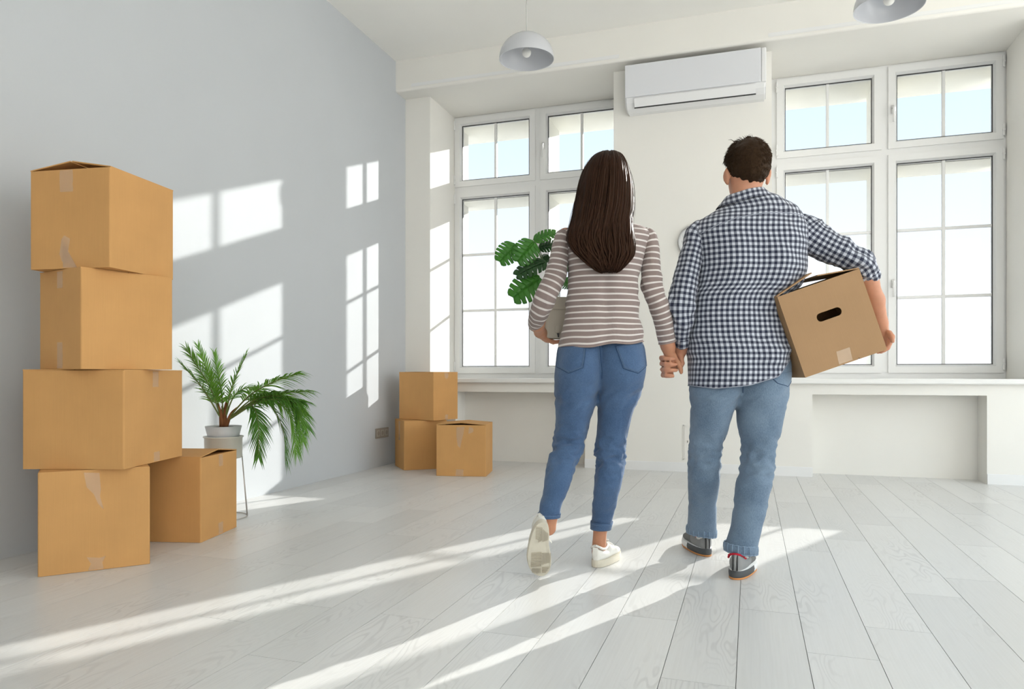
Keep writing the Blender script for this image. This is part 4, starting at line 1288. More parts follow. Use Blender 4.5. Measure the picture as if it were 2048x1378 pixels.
def shoe_grey(parent, M, left, L=.285):
    sh = empty('running_shoe'); sh.parent = parent; sh.matrix_local = M
    out = foot_outline(L, .052, .038, 52, left)
    bm = bmesh.new(); slab(bm, out, 0, .007, .97, .0005, .014); obj('outsole', bm, M_GUM, sh)
    bm = bmesh.new(); slab(bm, [(x * .99, y) for x, y in out], .007, .034, 1, .003, .012)
    ob = obj('midsole', bm, M_WMID, sh, True)
    ob.data.materials.append(M_GSOLE)
    for p in ob.data.polygons:
        if p.center.y < .42 * L: p.material_index = 1
    prof = [(.008, .55, .088), (.035, .90, .098), (.09, .95, .094), (.18, .96, .086), (.28, .96, .088), (.36, .96, .096), (.44, .97, .096), (.55, .97, .083), (.68, .97, .068), (.8, .95, .060), (.9, .92, .054), (.965, .86, .048), (.99, .5, .042)]
    V = upper(L, .050, .037, .026, prof, left)
    u_ = loft_obj('upper', V, np.zeros(V.shape[:2] + (2,)), M_GSHOE, sh, True, True)
    u_.data.materials.append(M_GSHOE2)
    for p in u_.data.polygons:
        if p.center.y < .34 * L: p.material_index = 1
    bm = bmesh.new()
    pts = []
    for i in range(33):
        a = 2 * PI * i / 32
        pts.append((.033 * math.sin(a), .066 - .058 * math.cos(a), .082 + .016 * math.cos(a) ** 2 - (.010 if abs(math.cos(a)) < .5 else 0)))
    tube(bm, pts, .0042, 8, False); obj('collar_lining', bm, M_RED, sh, True)
    # heel pull strip with dark edges
    for x, w, m in ((0, .0055, M_GSHOE2), (-.0085, .0022, M_DARK), (.0085, .0028, M_DARK)):
        bm = bmesh.new(); tube(bm, [(x, .012, .096), (x, .003, .085), (x, -.001, .065), (x, -.002, .036)], w, 6); obj('heel_strip', bm, m, sh, True)
    bm = bmesh.new()
    for i in range(5):
        y = .122 + i * .020; z = .097 - i * .0066
        tube(bm, [(-.028, y, z - .014), (-.013, y + .003, z + .002), (.013, y + .003, z + .002), (.028, y, z - .014)], .0026, 6)
    obj('laces', bm, M_GSOLE, sh, True)
    return sh
def placeM(pos, yaw, pitch=0, roll=0):
    return Matrix.Translation(pos) @ Matrix.Rotation(yaw, 4, 'Z') @ Matrix.Rotation(pitch, 4, 'X') @ Matrix.Rotation(roll, 4, 'Y')
# woman: left foot up on its toe with the sole to the rear, right foot flat
hx = (-0.2322, -0.1950, 0.2301)
shoe_white(wo, placeM((hx[0], hx[1], .232), R(2), R(-74)), 1, .238)
hx = (-0.0072, 0.0260, 0.0000)
shoe_white(wo, placeM((hx[0], hx[1], 0.001), R(-26)), -1, .245)

# ------------------------------------------------------------------ man
ma = empty('person', (-0.0400, 3.0942, 0.0000), YAW)
tag(ma, 'person with short dark hair in a checked shirt carrying a box under one arm', 'person', 'couple walking hand in hand')
rows = [(-0.0051, 0.0000, 0.7394, 0.2039, 0.1400), (-0.0020, 0.0000, 0.7886, 0.2070, 0.1400), (0.0010, 0.0000, 0.8337, 0.2101, 0.1380), (0.0027, 0.0020, 0.8706, 0.2112, 0.1340), (-0.0008, 0.0040, 0.9158, 0.2073, 0.1280), (-0.0036, 0.0080, 0.9550, 0.2014, 0.1200), (-0.0071, 0.0100, 1.0189, 0.1912, 0.1180), (-0.0051, 0.0100, 1.0764, 0.1851, 0.1180), (0.0036, 0.0080, 1.1173, 0.1880, 0.1200),
        (0.0290, 0.0040, 1.1559, 0.2103, 0.1220), (0.0410, 0.0000, 1.2025, 0.2193, 0.1240), (0.0461, 0.0000, 1.2353, 0.2224, 0.1260), (0.0451, 0.0000, 1.2825, 0.2234, 0.1280), (0.0420, 0.0000, 1.3255, 0.2305, 0.1280), (0.0389, 0.0000, 1.3665, 0.2357, 0.1220), (0.0430, 0.0000, 1.4034, 0.2275, 0.1120),
        (0.0505, 0.0040, 1.4350, 0.2093, 0.1000), (0.0553, 0.0060, 1.4601, 0.1848, 0.0900), (0.0546, 0.0100, 1.4815, 0.1542, 0.0820), (0.0491, 0.0120, 1.5005, 0.1235, 0.0740), (0.0405, 0.0140, 1.5154, 0.0978, 0.0660), (0.0308, 0.0160, 1.5262, 0.0814, 0.0620)]
V, UV = loft_h(rows, 6, 100, 2.4)
def f(t, s, p, u):
    x, y, z = p
    d = .006 * nz(x * 9, y * 9, z * 7)
    d += .012 * math.exp(-((z - .88) / .10) ** 2) * nz(x * 7 + z * 5, y * 6, z * 22 + x * 10)
    d += .010 * math.exp(-((z - 1.05) / .09) ** 2) * nz(x * 6 - z * 9, y * 6 + 4, z * 18 + x * 8)
    d += .010 * math.exp(-((x - .17) / .08) ** 2) * nz(x * 10 + z * 16, y * 8, z * 9 + x * 18)
    d += .008 * math.exp(-((x + .17) / .05) ** 2 - ((z - 1.2) / .12) ** 2) * nz(x * 20 + z * 12, y * 8, z * 6)
    if y < 0:
        d += .009 * math.exp(-((abs(x - .045) - .10) / .06) ** 2 - ((z - 1.27) / .10) ** 2) - .006 * math.exp(-((x - .045) / .03) ** 2) * (1 if z < 1.3 else 0)
    return d
V = wrinkle(V, UV, f)
V[:, :, 2] += np.clip((V[:, :, 2] - (0.0000, 1.4280)[1]) / .07, 0, 1) * (V[:, :, 0] - .02) * .17
# curved shirt tail: lowest at the left, cut up towards the right hip
zt0 = (0.0000, 0.9156)[1]; zb0 = V[0, 0, 2]
hx_ = [(-0.2254, 0.7517), (-0.1373, 0.7394), (-0.0082, 0.7517), (0.1127, 0.7865), (0.1557, 0.8316), (0.2090, 0.8869), (0.2459, 0.8951)]
hemz = np.interp(V[:, :, 0], [q[0] for q in hx_], [q[1] for q in hx_])
lowm = V[:, :, 2] < zt0
V[:, :, 2] = np.where(lowm, zt0 - (zt0 - V[:, :, 2]) * (zt0 - hemz) / (zt0 - zb0), V[:, :, 2])
UV[:, :, 1] = np.where(lowm, V[:, :, 2] - zt0 + UV[np.argmax(V[:, 0, 2] >= zt0), 0, 1], UV[:, :, 1])
shirt = loft_obj('checked_shirt', V, UV, M_GING, ma)
bm = bmesh.new(); tube(bm, [tuple(q) for q in V[0]], .0018, 5); obj('hem', bm, mat('shirt_hem', (.30, .32, .38), .9, .2), shirt, True)
sbv = bvh_of(shirt)
seam('yoke_seam', sbv, [(-0.1803, 1.3583), (-0.1291, 1.3829), (-0.0410, 1.4157), (0.0656, 1.4341), (0.1639, 1.4382), (0.2582, 1.4321)], .0018, mat('shirt_hem', (.30, .32, .38), .9, .2), shirt, .0008)
# collar: stand and fall
Cr = [(0.0271, 0.0140, 1.5030, 0.0927, 0.0700), (0.0219, 0.0140, 1.5195, 0.0813, 0.0660), (0.0199, 0.0140, 1.5339, 0.0752, 0.0620), (0.0206, 0.0130, 1.5378, 0.0782, 0.0650), (0.0213, 0.0120, 1.5273, 0.0875, 0.0700), (0.0220, 0.0110, 1.5085, 0.1049, 0.0770), (0.0227, 0.0100, 1.4959, 0.1162, 0.0810)]
V, UV = loft_h(Cr, 6, 64, 2.2)
V[:, :, 2] += .004 + (V[:, :, 0] - .02) * .19 + .003 * np.sin(V[:, :, 0] * 30)
V = wrinkle(V, UV, lambda t, s, p, u: .002 * nz(p[0] * 18, p[1] * 18, p[2] * 10))
loft_obj('collar', V, UV, M_GING, shirt)
rL = [(-0.1408, 0.0100, 1.4054, 0.0288, 0.0350), (-0.1629, 0.0040, 1.3837, 0.0451, 0.0500), (-0.1824, 0.0000, 1.3542, 0.0492, 0.0560), (-0.1936, -0.0040, 1.3145, 0.0430, 0.0580), (-0.2049, -0.0080, 1.2750, 0.0450, 0.0580), (-0.2140, -0.0120, 1.2335, 0.0469, 0.0560), (-0.2323, -0.0200, 1.1529, 0.0529, 0.0540), (-0.2429, -0.0220, 1.0733, 0.0549, 0.0540),
      (-0.2406, -0.0120, 1.0172, 0.0469, 0.0500), (-0.2387, 0.0000, 0.9771, 0.0389, 0.0440), (-0.2374, 0.0100, 0.9448, 0.0319, 0.0400), (-0.2355, 0.0180, 0.9164, 0.0258, 0.0360)]
def sleeve2(rows, fold, seed, elbow, n=52):
    V, UV = loft_p(rows, 7, n)
    L = UV[-1, 0, 1]
    def f(t, s, p, u):
        q = s / L; a = 2 * PI * t
        me_ = math.exp(-((q - elbow) / .18) ** 2)
        return fold * (.4 + me_) * nz(math.cos(a) * 1.3 + seed, math.sin(a) * 1.3, s * 24 + 1.5 * math.cos(a)) + fold * .5 * nz(t * 10 + seed, s * 16, 2) + fold * .4 * nz(t * 20, s * 40 + t * 12, seed)
    return wrinkle(V, UV, f), UV
V, UV = sleeve2(rL, .009, 3.0, .7)
loft_obj('sleeve', V, UV, M_GING, shirt, True, False)
def rollcuff(V, UV, r, n=9):
    """rolled sleeve end: a fat band round the last rings"""
    E_ = V[-1]; C = E_.mean(0); P = V[-9]; ax = (C - P.mean(0)); ax /= np.linalg.norm(ax)
    base = C - ax * .028
    prof = [(1.0, 0), (1.10, .002), (1.16, .010), (1.15, .024), (1.10, .034), (1.0, .037), (.86, .033), (.80, .02)]
    out = np.array([[base + ax * z + (q - C - ax * np.dot(q - C, ax)) * k for q in E_] for k, z in prof])
    uv = np.array([[(UV[-1, k, 0], i * .011) for k in range(E_.shape[0])] for i in range(len(prof))])
    out = wrinkle(out, uv, lambda t, s, p, u: .003 * nz(p[0] * 30 + 5, p[1] * 30, p[2] * 30))
    return out, uv
Vc, UVc = rollcuff(V, UV, .03); loft_obj('rolled_cuff', Vc, UVc, M_GING, shirt)
rR = [(0.2301, 0.0120, 1.4305, 0.0329, 0.0350), (0.2524, 0.0060, 1.4046, 0.0616, 0.0520), (0.2726, 0.0000, 1.3747, 0.0779, 0.0580), (0.3073, -0.0100, 1.3441, 0.0715, 0.0580), (0.3551, -0.0220, 1.3134, 0.0641, 0.0560), (0.4025, -0.0340, 1.2849, 0.0598, 0.0550), (0.4482, -0.0400, 1.2596, 0.0566, 0.0540), (0.4866, -0.0360, 1.2360, 0.0506, 0.0500), (0.5107, -0.0240, 1.2093, 0.0407, 0.0440), (0.5228, -0.0120, 1.1906, 0.0347, 0.0400)]
V, UV = sleeve2(rR, .0115, 8.0, .72)
loft_obj('sleeve', V, UV, M_GING, shirt, True, False)
Vc, UVc = rollcuff(V, UV, .03); loft_obj('rolled_cuff', Vc, UVc, M_GING, shirt)

LL = [(-0.0873, 0.0100, 0.8235, 0.0946, 0.0850), (-0.0915, 0.0060, 0.7886, 0.1016, 0.0980), (-0.0973, 0.0020, 0.7455, 0.1041, 0.1100), (-0.1012, 0.0080, 0.6981, 0.0976, 0.1080), (-0.1092, 0.0160, 0.6526, 0.0864, 0.1000), (-0.1167, 0.0340, 0.5730, 0.0757, 0.0900), (-0.1248, 0.0520, 0.5091, 0.0662, 0.0820), (-0.1276, 0.0660, 0.4449, 0.0658, 0.0770), (-0.1266, 0.0800, 0.3781, 0.0657, 0.0740),
      (-0.1257, 0.0860, 0.3456, 0.0643, 0.0730), (-0.1164, 0.1400, 0.2561, 0.0588, 0.0670), (-0.1085, 0.1750, 0.1850, 0.0597, 0.0640), (-0.1027, 0.2050, 0.1222, 0.0603, 0.0620), (-0.1015, 0.2140, 0.0983, 0.0593, 0.0620)]
RL = [(0.0868, 0.0080, 0.8851, 0.1130, 0.0900), (0.0875, 0.0040, 0.8440, 0.1170, 0.1000), (0.0850, 0.0000, 0.7988, 0.1178, 0.1080), (0.0816, -0.0040, 0.7599, 0.1136, 0.1140), (0.0826, -0.0040, 0.6985, 0.1023, 0.1100), (0.0837, -0.0040, 0.6535, 0.0952, 0.1020), (0.0789, -0.0060, 0.6065, 0.0890, 0.0960), (0.0775, -0.0100, 0.5598, 0.0807, 0.0900), (0.0734, -0.0160, 0.5155, 0.0683, 0.0850), (0.0668, -0.0220, 0.4855, 0.0636, 0.0820), (0.0554, -0.0420, 0.4108, 0.0626, 0.0780),
      (0.0471, -0.0500, 0.3816, 0.0660, 0.0770), (0.0362, -0.0600, 0.3509, 0.0673, 0.0750), (0.0222, -0.0720, 0.2928, 0.0630, 0.0700), (0.0179, -0.0760, 0.2715, 0.0619, 0.0690), (-0.0028, -0.0920, 0.1930, 0.0591, 0.0640), (-0.0238, -0.1000, 0.1273, 0.0614, 0.0600), (-0.0293, -0.1020, 0.1001, 0.0603, 0.0590)]
Va, UVa = loft_h(LL, 9, 60, 2.2); Va = wrinkle(Va, UVa, jean_folds(11.0, .47, .015, .70))
Vb, UVb = loft_h(RL, 9, 60, 2.2); Vb = wrinkle(Vb, UVb, jean_folds(15.0, .45, .015, .70))
mj = merge_lofts('jeans', [Va, Vb], .0064, M_DENM, ma, 1)
bv = bvh_of(mj)
pk = patch('pocket', bv, [(0.0820, 0.7886), (0.1885, 0.8091), (0.2008, 0.7722), (0.1598, 0.7476), (0.1107, 0.7599)], M_DENM, mj, .0016)
seam('stitching', bv, [(0.2008, 0.7763), (0.1598, 0.7476), (0.1107, 0.7599), (0.0820, 0.7886)], .0010, M_THREADD, pk, .0024)
seam('stitching', bv, [(-0.0123, 0.7722), (-0.0102, 0.7209)], .0014, M_THREADD, mj, .0008)
for rows_ in (LL, RL):
    a_, b_ = rows_[-2], rows_[-1]
    cx_, cy_, z_, ra, rb = b_
    prof = [(1.0, .024), (1.05, .026), (1.10, .020), (1.11, .006), (1.08, -.006), (1.0, -.010), (.88, -.008)]
    th = np.linspace(0, 2 * PI, 57) + PI / 2
    Vc = np.array([[(cx_ + ra * k * math.cos(t), cy_ + rb * k * math.sin(t), z_ + dz - (.10 * ra * math.cos(t) if rows_ is RL else .12 * ra * math.cos(t))) for t in th] for k, dz in prof])
    UVc = np.zeros(Vc.shape[:2] + (2,))
    Vc = wrinkle(Vc, UVc, lambda t, s, p, u: .0018 * math.sin(t * 2 * PI * 17) + .0015 * nz(p[0] * 30, p[1] * 30, p[2] * 30))
    c_ = loft_obj('rolled_hem', Vc, UVc, M_DENM, mj)
    bm = bmesh.new()
    tube(bm, [tuple(q) for q in Vc[1]], .0016, 5); tube(bm, [tuple(q) for q in Vc[4]], .0016, 5)
    for k in range(0, 56, 3):
        tube(bm, [tuple(Vc[i][k]) for i in (1, 2, 3, 4)], .0016, 4)
    obj('stitching', bm, M_THREADM, c_, True)

# skin
H = (0.0336, 0.0150, 1.6269)
NK = [(0.0258, 0.0100, 1.5699), (0.0197, 0.0040, 1.4945)]
prims = [('ell', (H[0], H[1], H[2] + .018), (.079, .098, .100), .03), ('ell', (H[0], H[1] + .03, H[2] - .058), (.060, .066, .068), .03),
         ('ell', (H[0], H[1] + .106, H[2] - .038), (.016, .02, .024), .012), ('ell', (H[0], H[1] + .085, H[2] - .112), (.03, .026, .022), .02),
         ('ell', (H[0], H[1] + .094, H[2] - .076), (.024, .012, .011), .008), ('ell', (H[0], H[1] + .092, H[2] + .022), (.05, .014, .012), .012),
         ('ell', (H[0] - .032, H[1] + .094, H[2] - .002), (.015, .012, .010), -.012), ('ell', (H[0] + .032, H[1] + .094, H[2] - .002), (.015, .012, .010), -.012)]
for u_, sg in ((1449, -1), (1535.5, 1)):
    xe = H[0] + sg * .0855
    prims += [('ell', (xe, H[1] - .004, H[2] - .016), (.0085, .019, .030), .006, sg * -.5), ('ell', (xe + sg * .004, H[1] - .014, H[2] - .004), (.006, .010, .022), .005), ('ell', (xe - sg * .004, H[1] - .004, H[2] - .044), (.007, .010, .010), .006)]
prims += chain(NK, [.055, .056], .018) + chain([(-0.0802, 0.0060, 1.4169), (0.1354, 0.0060, 1.4293)], [.045, .045], .03)
prims += chain([(0.0204, 0.0060, 1.4601), (0.0307, 0.0000, 1.2640)], [.055, .08], .03) + chain([(0.0307, 0.0000, 1.2640), (-0.0009, 0.0100, 1.1011), (-0.0009, 0.0100, 0.8132)], [.08, .075, .08], .04)
prims += chain([(-0.1680, 0.0000, 1.3706), (-0.2384, -0.0200, 1.0776), (-0.2355, 0.0180, 0.9164)], [.036, .034, .028], .02)
prims += chain([(0.2459, 0.0000, 1.3829), (0.4785, -0.0360, 1.2461)], [.038, .034], .02)
# right forearm down the outside of the box, fingers under its lower edge
prims += chain([(0.4785, -0.0360, 1.2461), (0.5254, -0.0150, 1.1678), (0.5655, 0.0200, 1.1022), (0.6061, 0.0550, 1.0119)], [.034, .033, .034, .026], .015)
prims += chain([(0.6061, 0.0550, 1.0119), (0.6243, 0.0660, 0.9645)], [.026, .022], .012)
q = (0.6285, 0.0700, 0.9480)
for i in range(4):
    yy = .035 + i * .022
    prims += chain([(q[0] - .002, yy + .006, q[2] + .006), (q[0] + .004, yy, q[2] - .022 - .004 * (i in (1, 2))), (q[0] - .006, yy - .002, q[2] - .044 - .006 * (i in (1, 2))), (q[0] - .024, yy - .002, q[2] - .054 - .006 * (i in (1, 2)))], [.0115, .0105, .0095, .008], .005)
prims += chain([(q[0] - .002, .03, q[2] + .02), (q[0] + .001, .012, q[2] + .002), (q[0] - .002, .002, q[2] - .018)], [.0125, .011, .009], .006)
# left wrist and hand wrapped round hers
prims += chain([(-0.2355, 0.0180, 0.9246), (-0.2359, 0.0340, 0.8963), (-0.2419, 0.0440, 0.8676)], [.0275, .0255, .023], .012)
prims += [('ell', (-0.2551, 0.0500, 0.8469), (.030, .014, .036), .014)]
prims += chain([(-0.2722, 0.0480, 0.8698), (-0.3001, 0.0440, 0.8655), (-0.3190, 0.0180, 0.8628), (-0.3099, -0.0120, 0.8600), (-0.2915, -0.0210, 0.8588), (-0.2748, -0.0190, 0.8588)], [.0125, .0112, .0105, .0100, .0092, .0080], .0035)
prims += chain([(-0.2722, 0.0480, 0.8458), (-0.3001, 0.0440, 0.8416), (-0.3166, 0.0180, 0.8391), (-0.3083, -0.0120, 0.8365), (-0.2915, -0.0210, 0.8354), (-0.2656, -0.0190, 0.8354)], [.0125, .0112, .0105, .0100, .0092, .0080], .0035)
prims += chain([(-0.2722, 0.0480, 0.8219), (-0.3001, 0.0440, 0.8177), (-0.3141, 0.0180, 0.8154), (-0.3067, -0.0120, 0.8131), (-0.2915, -0.0210, 0.8120), (-0.2646, -0.0190, 0.8120)], [.0125, .0112, .0105, .0100, .0092, .0080], .0035)
prims += chain([(-0.2722, 0.0480, 0.7979), (-0.3001, 0.0440, 0.7937), (-0.3116, 0.0180, 0.7916), (-0.3051, -0.0120, 0.7896), (-0.2915, -0.0210, 0.7886), (-0.2778, -0.0190, 0.7886)], [.0125, .0112, .0105, .0100, .0092, .0080], .0035)
prims += chain([(-0.2442, 0.0340, 0.8798), (-0.2381, 0.0160, 0.8627), (-0.2372, 0.0020, 0.8398), (-0.2457, -0.0080, 0.8213)], [.0135, .0118, .0105, .0088], .006)
prims += chain([(-0.0902, 0.0000, 0.7722), (-0.1247, 0.0700, 0.4151), (-0.0943, 0.2160, 0.1067), (-0.0800, 0.2450, 0.0516)], [.07, .045, .028, .026], .02)
prims += chain([(0.0861, 0.0000, 0.7927), (0.0615, -0.0300, 0.4478), (-0.0277, -0.1000, 0.1194), (-0.0356, -0.1000, 0.0303)], [.07, .045, .028, .026], .02)
mbody = organic('body', prims, .0055, M_SKINM, ma, 2)
for sx_ in (-1, 1):
    bm = bmesh.new(); bmesh.ops.create_uvsphere(bm, u_segments=16, v_segments=10, radius=.0125, matrix=Matrix.Translation((H[0] + sx_ * .032, H[1] + .078, H[2] - .002))); ey = obj('eye', bm, M_EYE, ma, True)
    bm = bmesh.new(); bmesh.ops.create_uvsphere(bm, u_segments=12, v_segments=8, radius=.006, matrix=Matrix.Translation((H[0] + sx_ * .032, H[1] + .0855, H[2] - .002))); obj('iris', bm, M_IRIS, ey, True)
bm = bmesh.new(); bmesh.ops.create_uvsphere(bm, u_segments=16, v_segments=8, radius=1, matrix=Matrix.Translation((H[0], H[1] + .101, H[2] - .076)) @ Matrix.Diagonal((.022, .008, .006, 1))); obj('lips', bm, M_LIP, ma, True)
# short hair: cap plus thousands of short strands
HC = Vector((H[0] + .001, H[1] - .004, H[2] + .026))
def hair_r(d):
    """radius of the cropped hair along a unit direction"""
    side = abs(d.x)
    a = (.0885 if d.z < .15 else .0905, .114, .108)
    r = 1 / math.sqrt((d.x / a[0]) ** 2 + (d.y / a[1]) ** 2 + (d.z / a[2]) ** 2)
    r += .005 * nz(d.x * 5 + 3, d.y * 5, d.z * 5) + (.006 * max(0, d.z) if d.x > -.2 else .003 * max(0, d.z))
    r -= .003 * min(1, max(0, (-d.z - .30) / .42)) ** 1.3
    return r
def in_hair(d):
    az = math.atan2(d.x, -d.y)          # 0 at the nape
    lim = -.88 + .05 * nz(az * 3, 2, 1) + .42 * max(0, (abs(az) - .55) / .8) ** 1.5 if abs(az) < 1.35 else (-.25 + .9 * (abs(az) - 1.35) if abs(az) < 2.2 else .52)
    return d.z > lim
bm = bmesh.new()
bmesh.ops.create_icosphere(bm, subdivisions=5, radius=1)
kill = []
for v in bm.verts:
    d = v.co.normalized()
    if not in_hair(d): kill.append(v)
    v.co = HC + d * (hair_r(d) - .003)
bmesh.ops.delete(bm, geom=kill, context='VERTS')
mh = obj('hair', bm, M_HAIRM, ma, True)
rnd = random.Random(5)
vs, fs = [], []
cnt = 0
while cnt < 5200:
    d = Vector((rnd.gauss(0, 1), rnd.gauss(0, 1), rnd.gauss(0, 1))).normalized()
    if not in_hair(d): continue
    cnt += 1
    up_ = max(0, d.z)
    p = HC + d * (hair_r(d) - .004)
    down = (Vector((0, 0, -1)) - d * d.dot(Vector((0, 0, -1)))).normalized() if abs(d.z) < .98 else Vector((1, 0, 0))
    swirl = d.cross(down)
    comb = down * (1 - .8 * up_) + swirl * (.5 * up_ + .25 * nz(d.x * 4, d.y * 4, d.z * 4)) + Vector((0, .5, 0)) * up_
    L_ = rnd.uniform(.008, .013) * (1 if d.z > -.3 else .5) + (.010 * up_ if d.z > .3 else 0)
    lift = .22 + .5 * up_ * rnd.random() + (.35 * rnd.random() if rnd.random() < .08 else 0)
    q1 = p + (d * lift + comb.normalized() * .8) * L_ * .55
    q2 = p + (d * lift * .9 + comb.normalized()) * L_
    sd = d.cross(comb).normalized() * rnd.uniform(.0007, .0012)
    b = len(vs)
    vs += [p - sd, p + sd, q1 - sd * .8, q1 + sd * .8, q2, p + d * .0012, q1 + d * .0012]
    fs += [(b, b + 2, b + 6, b + 5), (b + 5, b + 6, b + 3, b + 1), (b + 2, b + 4, b + 6), (b + 6, b + 4, b + 3)]
o = pyobj('strands', vs, fs, M_HAIRM, mh, True); o['kind'] = 'stuff'
bm = bmesh.new()
for k in range(26):
    d = Vector((rnd.uniform(-.6, .55), rnd.uniform(-.2, .6), 1)).normalized()
    p = HC + d * (hair_r(d) - .002)
    s = Vector((rnd.uniform(-1, .6), rnd.uniform(-.3, .6), rnd.uniform(.1, .6))).normalized()
    l_ = rnd.uniform(.008, .016)
    tube(bm, [p, p + d * l_ * .5 + s * l_ * .3, p + d * l_ * .7 + s * l_ * .9], [.0011, .0009, .0003], 4)
c0 = (-0.0205, 0.0000, 1.7415)
tube(bm, [c0, (c0[0] - .006, c0[1], c0[2] + .010), (c0[0] - .016, c0[1], c0[2] + .016), (c0[0] - .028, c0[1], c0[2] + .0145)], [.0016, .0013, .0011, .0004], 5)
o = obj('tufts', bm, M_HAIRM, mh, True); o['kind'] = 'stuff'
# shoes and socks
hx = (-0.0830, 0.1850, 0.0001)
shoe_grey(ma, placeM((hx[0], hx[1], .001), R(1)), 1)
hx = (-0.0732, -0.1700, 0.0046)
shoe_grey(ma, placeM((hx[0], hx[1], .001), R(-25)), -1)
for pts, rr in (([(-0.0971, 0.2140, 0.1159), (-0.0764, 0.2500, 0.0415)], [.036, .031]), ([(-0.0284, -0.1020, 0.1159), (-0.0343, -0.1020, 0.0408)], [.036, .030])):
    bm = bmesh.new(); tube(bm, pts, rr, 20); obj('sock', bm, M_SOCK, ma, True)

# ------------------------------------------------------------------ the carried box
cb = empty('carried_box'); tag(cb, 'brown cardboard box with an oval hand hole, carried under the arm', 'box')
A_, B_, C_, D_ = [Vector(q) for q in ((0.1018, -0.1300, 1.0962), (0.4192, -0.1300, 1.2079), (0.5406, -0.1300, 0.8983), (0.2164, -0.1300, 0.7886))]
ctr = (A_ + B_ + C_ + D_) / 4
bw = ((B_ - A_).length + (C_ - D_).length) / 2; bh = ((C_ - B_).length + (D_ - A_).length) / 2
roll = math.atan2((B_ - A_).z + (C_ - D_).z, (B_ - A_).x + (C_ - D_).x)
bd = .30
cb.matrix_world = ma.matrix_basis @ Matrix.Translation(ctr) @ Matrix.Rotation(-roll, 4, 'Y')
def panel(name, poly, hole, origin, ux, uz, nrm, t=.0045, m=None):
    """flat board with an optional hole; poly/hole in (u,w)"""
    bm = bmesh.new()
    def loop(pts):
        vs = [bm.verts.new(Vector(origin) + Vector(ux) * a + Vector(uz) * b) for a, b in pts]
        return [bm.edges.new((vs[i], vs[(i + 1) % len(vs)])) for i in range(len(vs))]
    ed = loop(poly) + (loop(hole) if hole else [])
    bmesh.ops.triangle_fill(bm, use_beauty=True, use_dissolve=False, edges=ed)
    ex = bmesh.ops.extrude_face_region(bm, geom=bm.faces[:])
    bmesh.ops.translate(bm, verts=[v for v in ex['geom'] if isinstance(v, bmesh.types.BMVert)], vec=Vector(nrm) * t)
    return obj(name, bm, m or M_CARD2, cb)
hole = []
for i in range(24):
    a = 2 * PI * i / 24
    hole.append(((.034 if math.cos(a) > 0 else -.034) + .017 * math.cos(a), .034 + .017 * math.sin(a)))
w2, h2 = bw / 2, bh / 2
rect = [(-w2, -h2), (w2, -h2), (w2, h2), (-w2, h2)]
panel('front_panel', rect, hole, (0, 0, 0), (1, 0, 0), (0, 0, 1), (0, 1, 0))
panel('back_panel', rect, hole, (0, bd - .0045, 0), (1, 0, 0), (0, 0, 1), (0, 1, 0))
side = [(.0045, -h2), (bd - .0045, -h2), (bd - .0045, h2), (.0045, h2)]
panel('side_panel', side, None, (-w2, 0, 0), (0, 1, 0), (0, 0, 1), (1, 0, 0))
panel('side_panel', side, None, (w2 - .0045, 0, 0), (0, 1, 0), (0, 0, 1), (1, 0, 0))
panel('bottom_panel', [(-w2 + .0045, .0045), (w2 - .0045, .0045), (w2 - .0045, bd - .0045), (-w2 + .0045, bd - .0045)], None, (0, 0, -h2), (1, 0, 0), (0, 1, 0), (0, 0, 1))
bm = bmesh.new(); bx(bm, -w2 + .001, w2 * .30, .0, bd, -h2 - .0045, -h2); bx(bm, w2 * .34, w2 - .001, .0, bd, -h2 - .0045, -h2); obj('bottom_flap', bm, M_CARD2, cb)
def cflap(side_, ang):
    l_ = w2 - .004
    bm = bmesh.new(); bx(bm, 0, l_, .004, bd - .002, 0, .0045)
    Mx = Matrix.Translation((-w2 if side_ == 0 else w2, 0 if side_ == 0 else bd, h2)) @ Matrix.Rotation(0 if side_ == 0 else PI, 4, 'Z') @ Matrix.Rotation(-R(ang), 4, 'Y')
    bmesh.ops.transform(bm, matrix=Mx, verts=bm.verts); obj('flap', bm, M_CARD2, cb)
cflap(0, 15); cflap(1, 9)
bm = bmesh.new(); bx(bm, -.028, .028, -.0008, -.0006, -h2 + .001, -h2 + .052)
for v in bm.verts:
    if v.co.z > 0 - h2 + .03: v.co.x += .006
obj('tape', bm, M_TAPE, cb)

# ------------------------------------------------------------------ plants
def leaf_mat(name, c0, c1, scale=18, rough=.4):
    m = bpy.data.materials.new(name); m.use_nodes = True
    n = m.node_tree; b = n.nodes['Principled BSDF']
    t = n.nodes.new('ShaderNodeTexCoord'); ns = n.nodes.new('ShaderNodeTexNoise'); ns.inputs['Scale'].default_value = scale; ns.inputs['Detail'].default_value = 3
    n.links.new(t.outputs['Object'], ns.inputs['Vector'])
    c = mixc(n, ns.outputs['Fac'], c0, c1)
    n.links.new(c, b.inputs['Base Color'])
    b.inputs['Roughness'].default_value = rough; b.inputs['Specular IOR Level'].default_value = .45
    tr = n.nodes.new('ShaderNodeBsdfTranslucent'); n.links.new(c, tr.inputs[0])
    mx = n.nodes.new('ShaderNodeMixShader'); mx.inputs[0].default_value = .35
    n.links.new(b.outputs[0], mx.inputs[1]); n.links.new(tr.outputs[0], mx.inputs[2])
    n.links.new(mx.outputs[0], n.nodes['Material Output'].inputs[0])
    return m
M_PALM = leaf_mat('palm_green', (.075, .24, .025), (.26, .50, .07), 9)
M_PALM2 = leaf_mat('palm_dark_green', (.05, .17, .02), (.14, .34, .045), 9)
M_STALK = mat('palm_stalk', (.16, .20, .05), .6)
M_BROWN = mat('palm_fibre', (.24, .10, .04), .85, .2, vary=.4, vscale=60, bump=.5, bscale=90, stretch=(1, 1, .2))
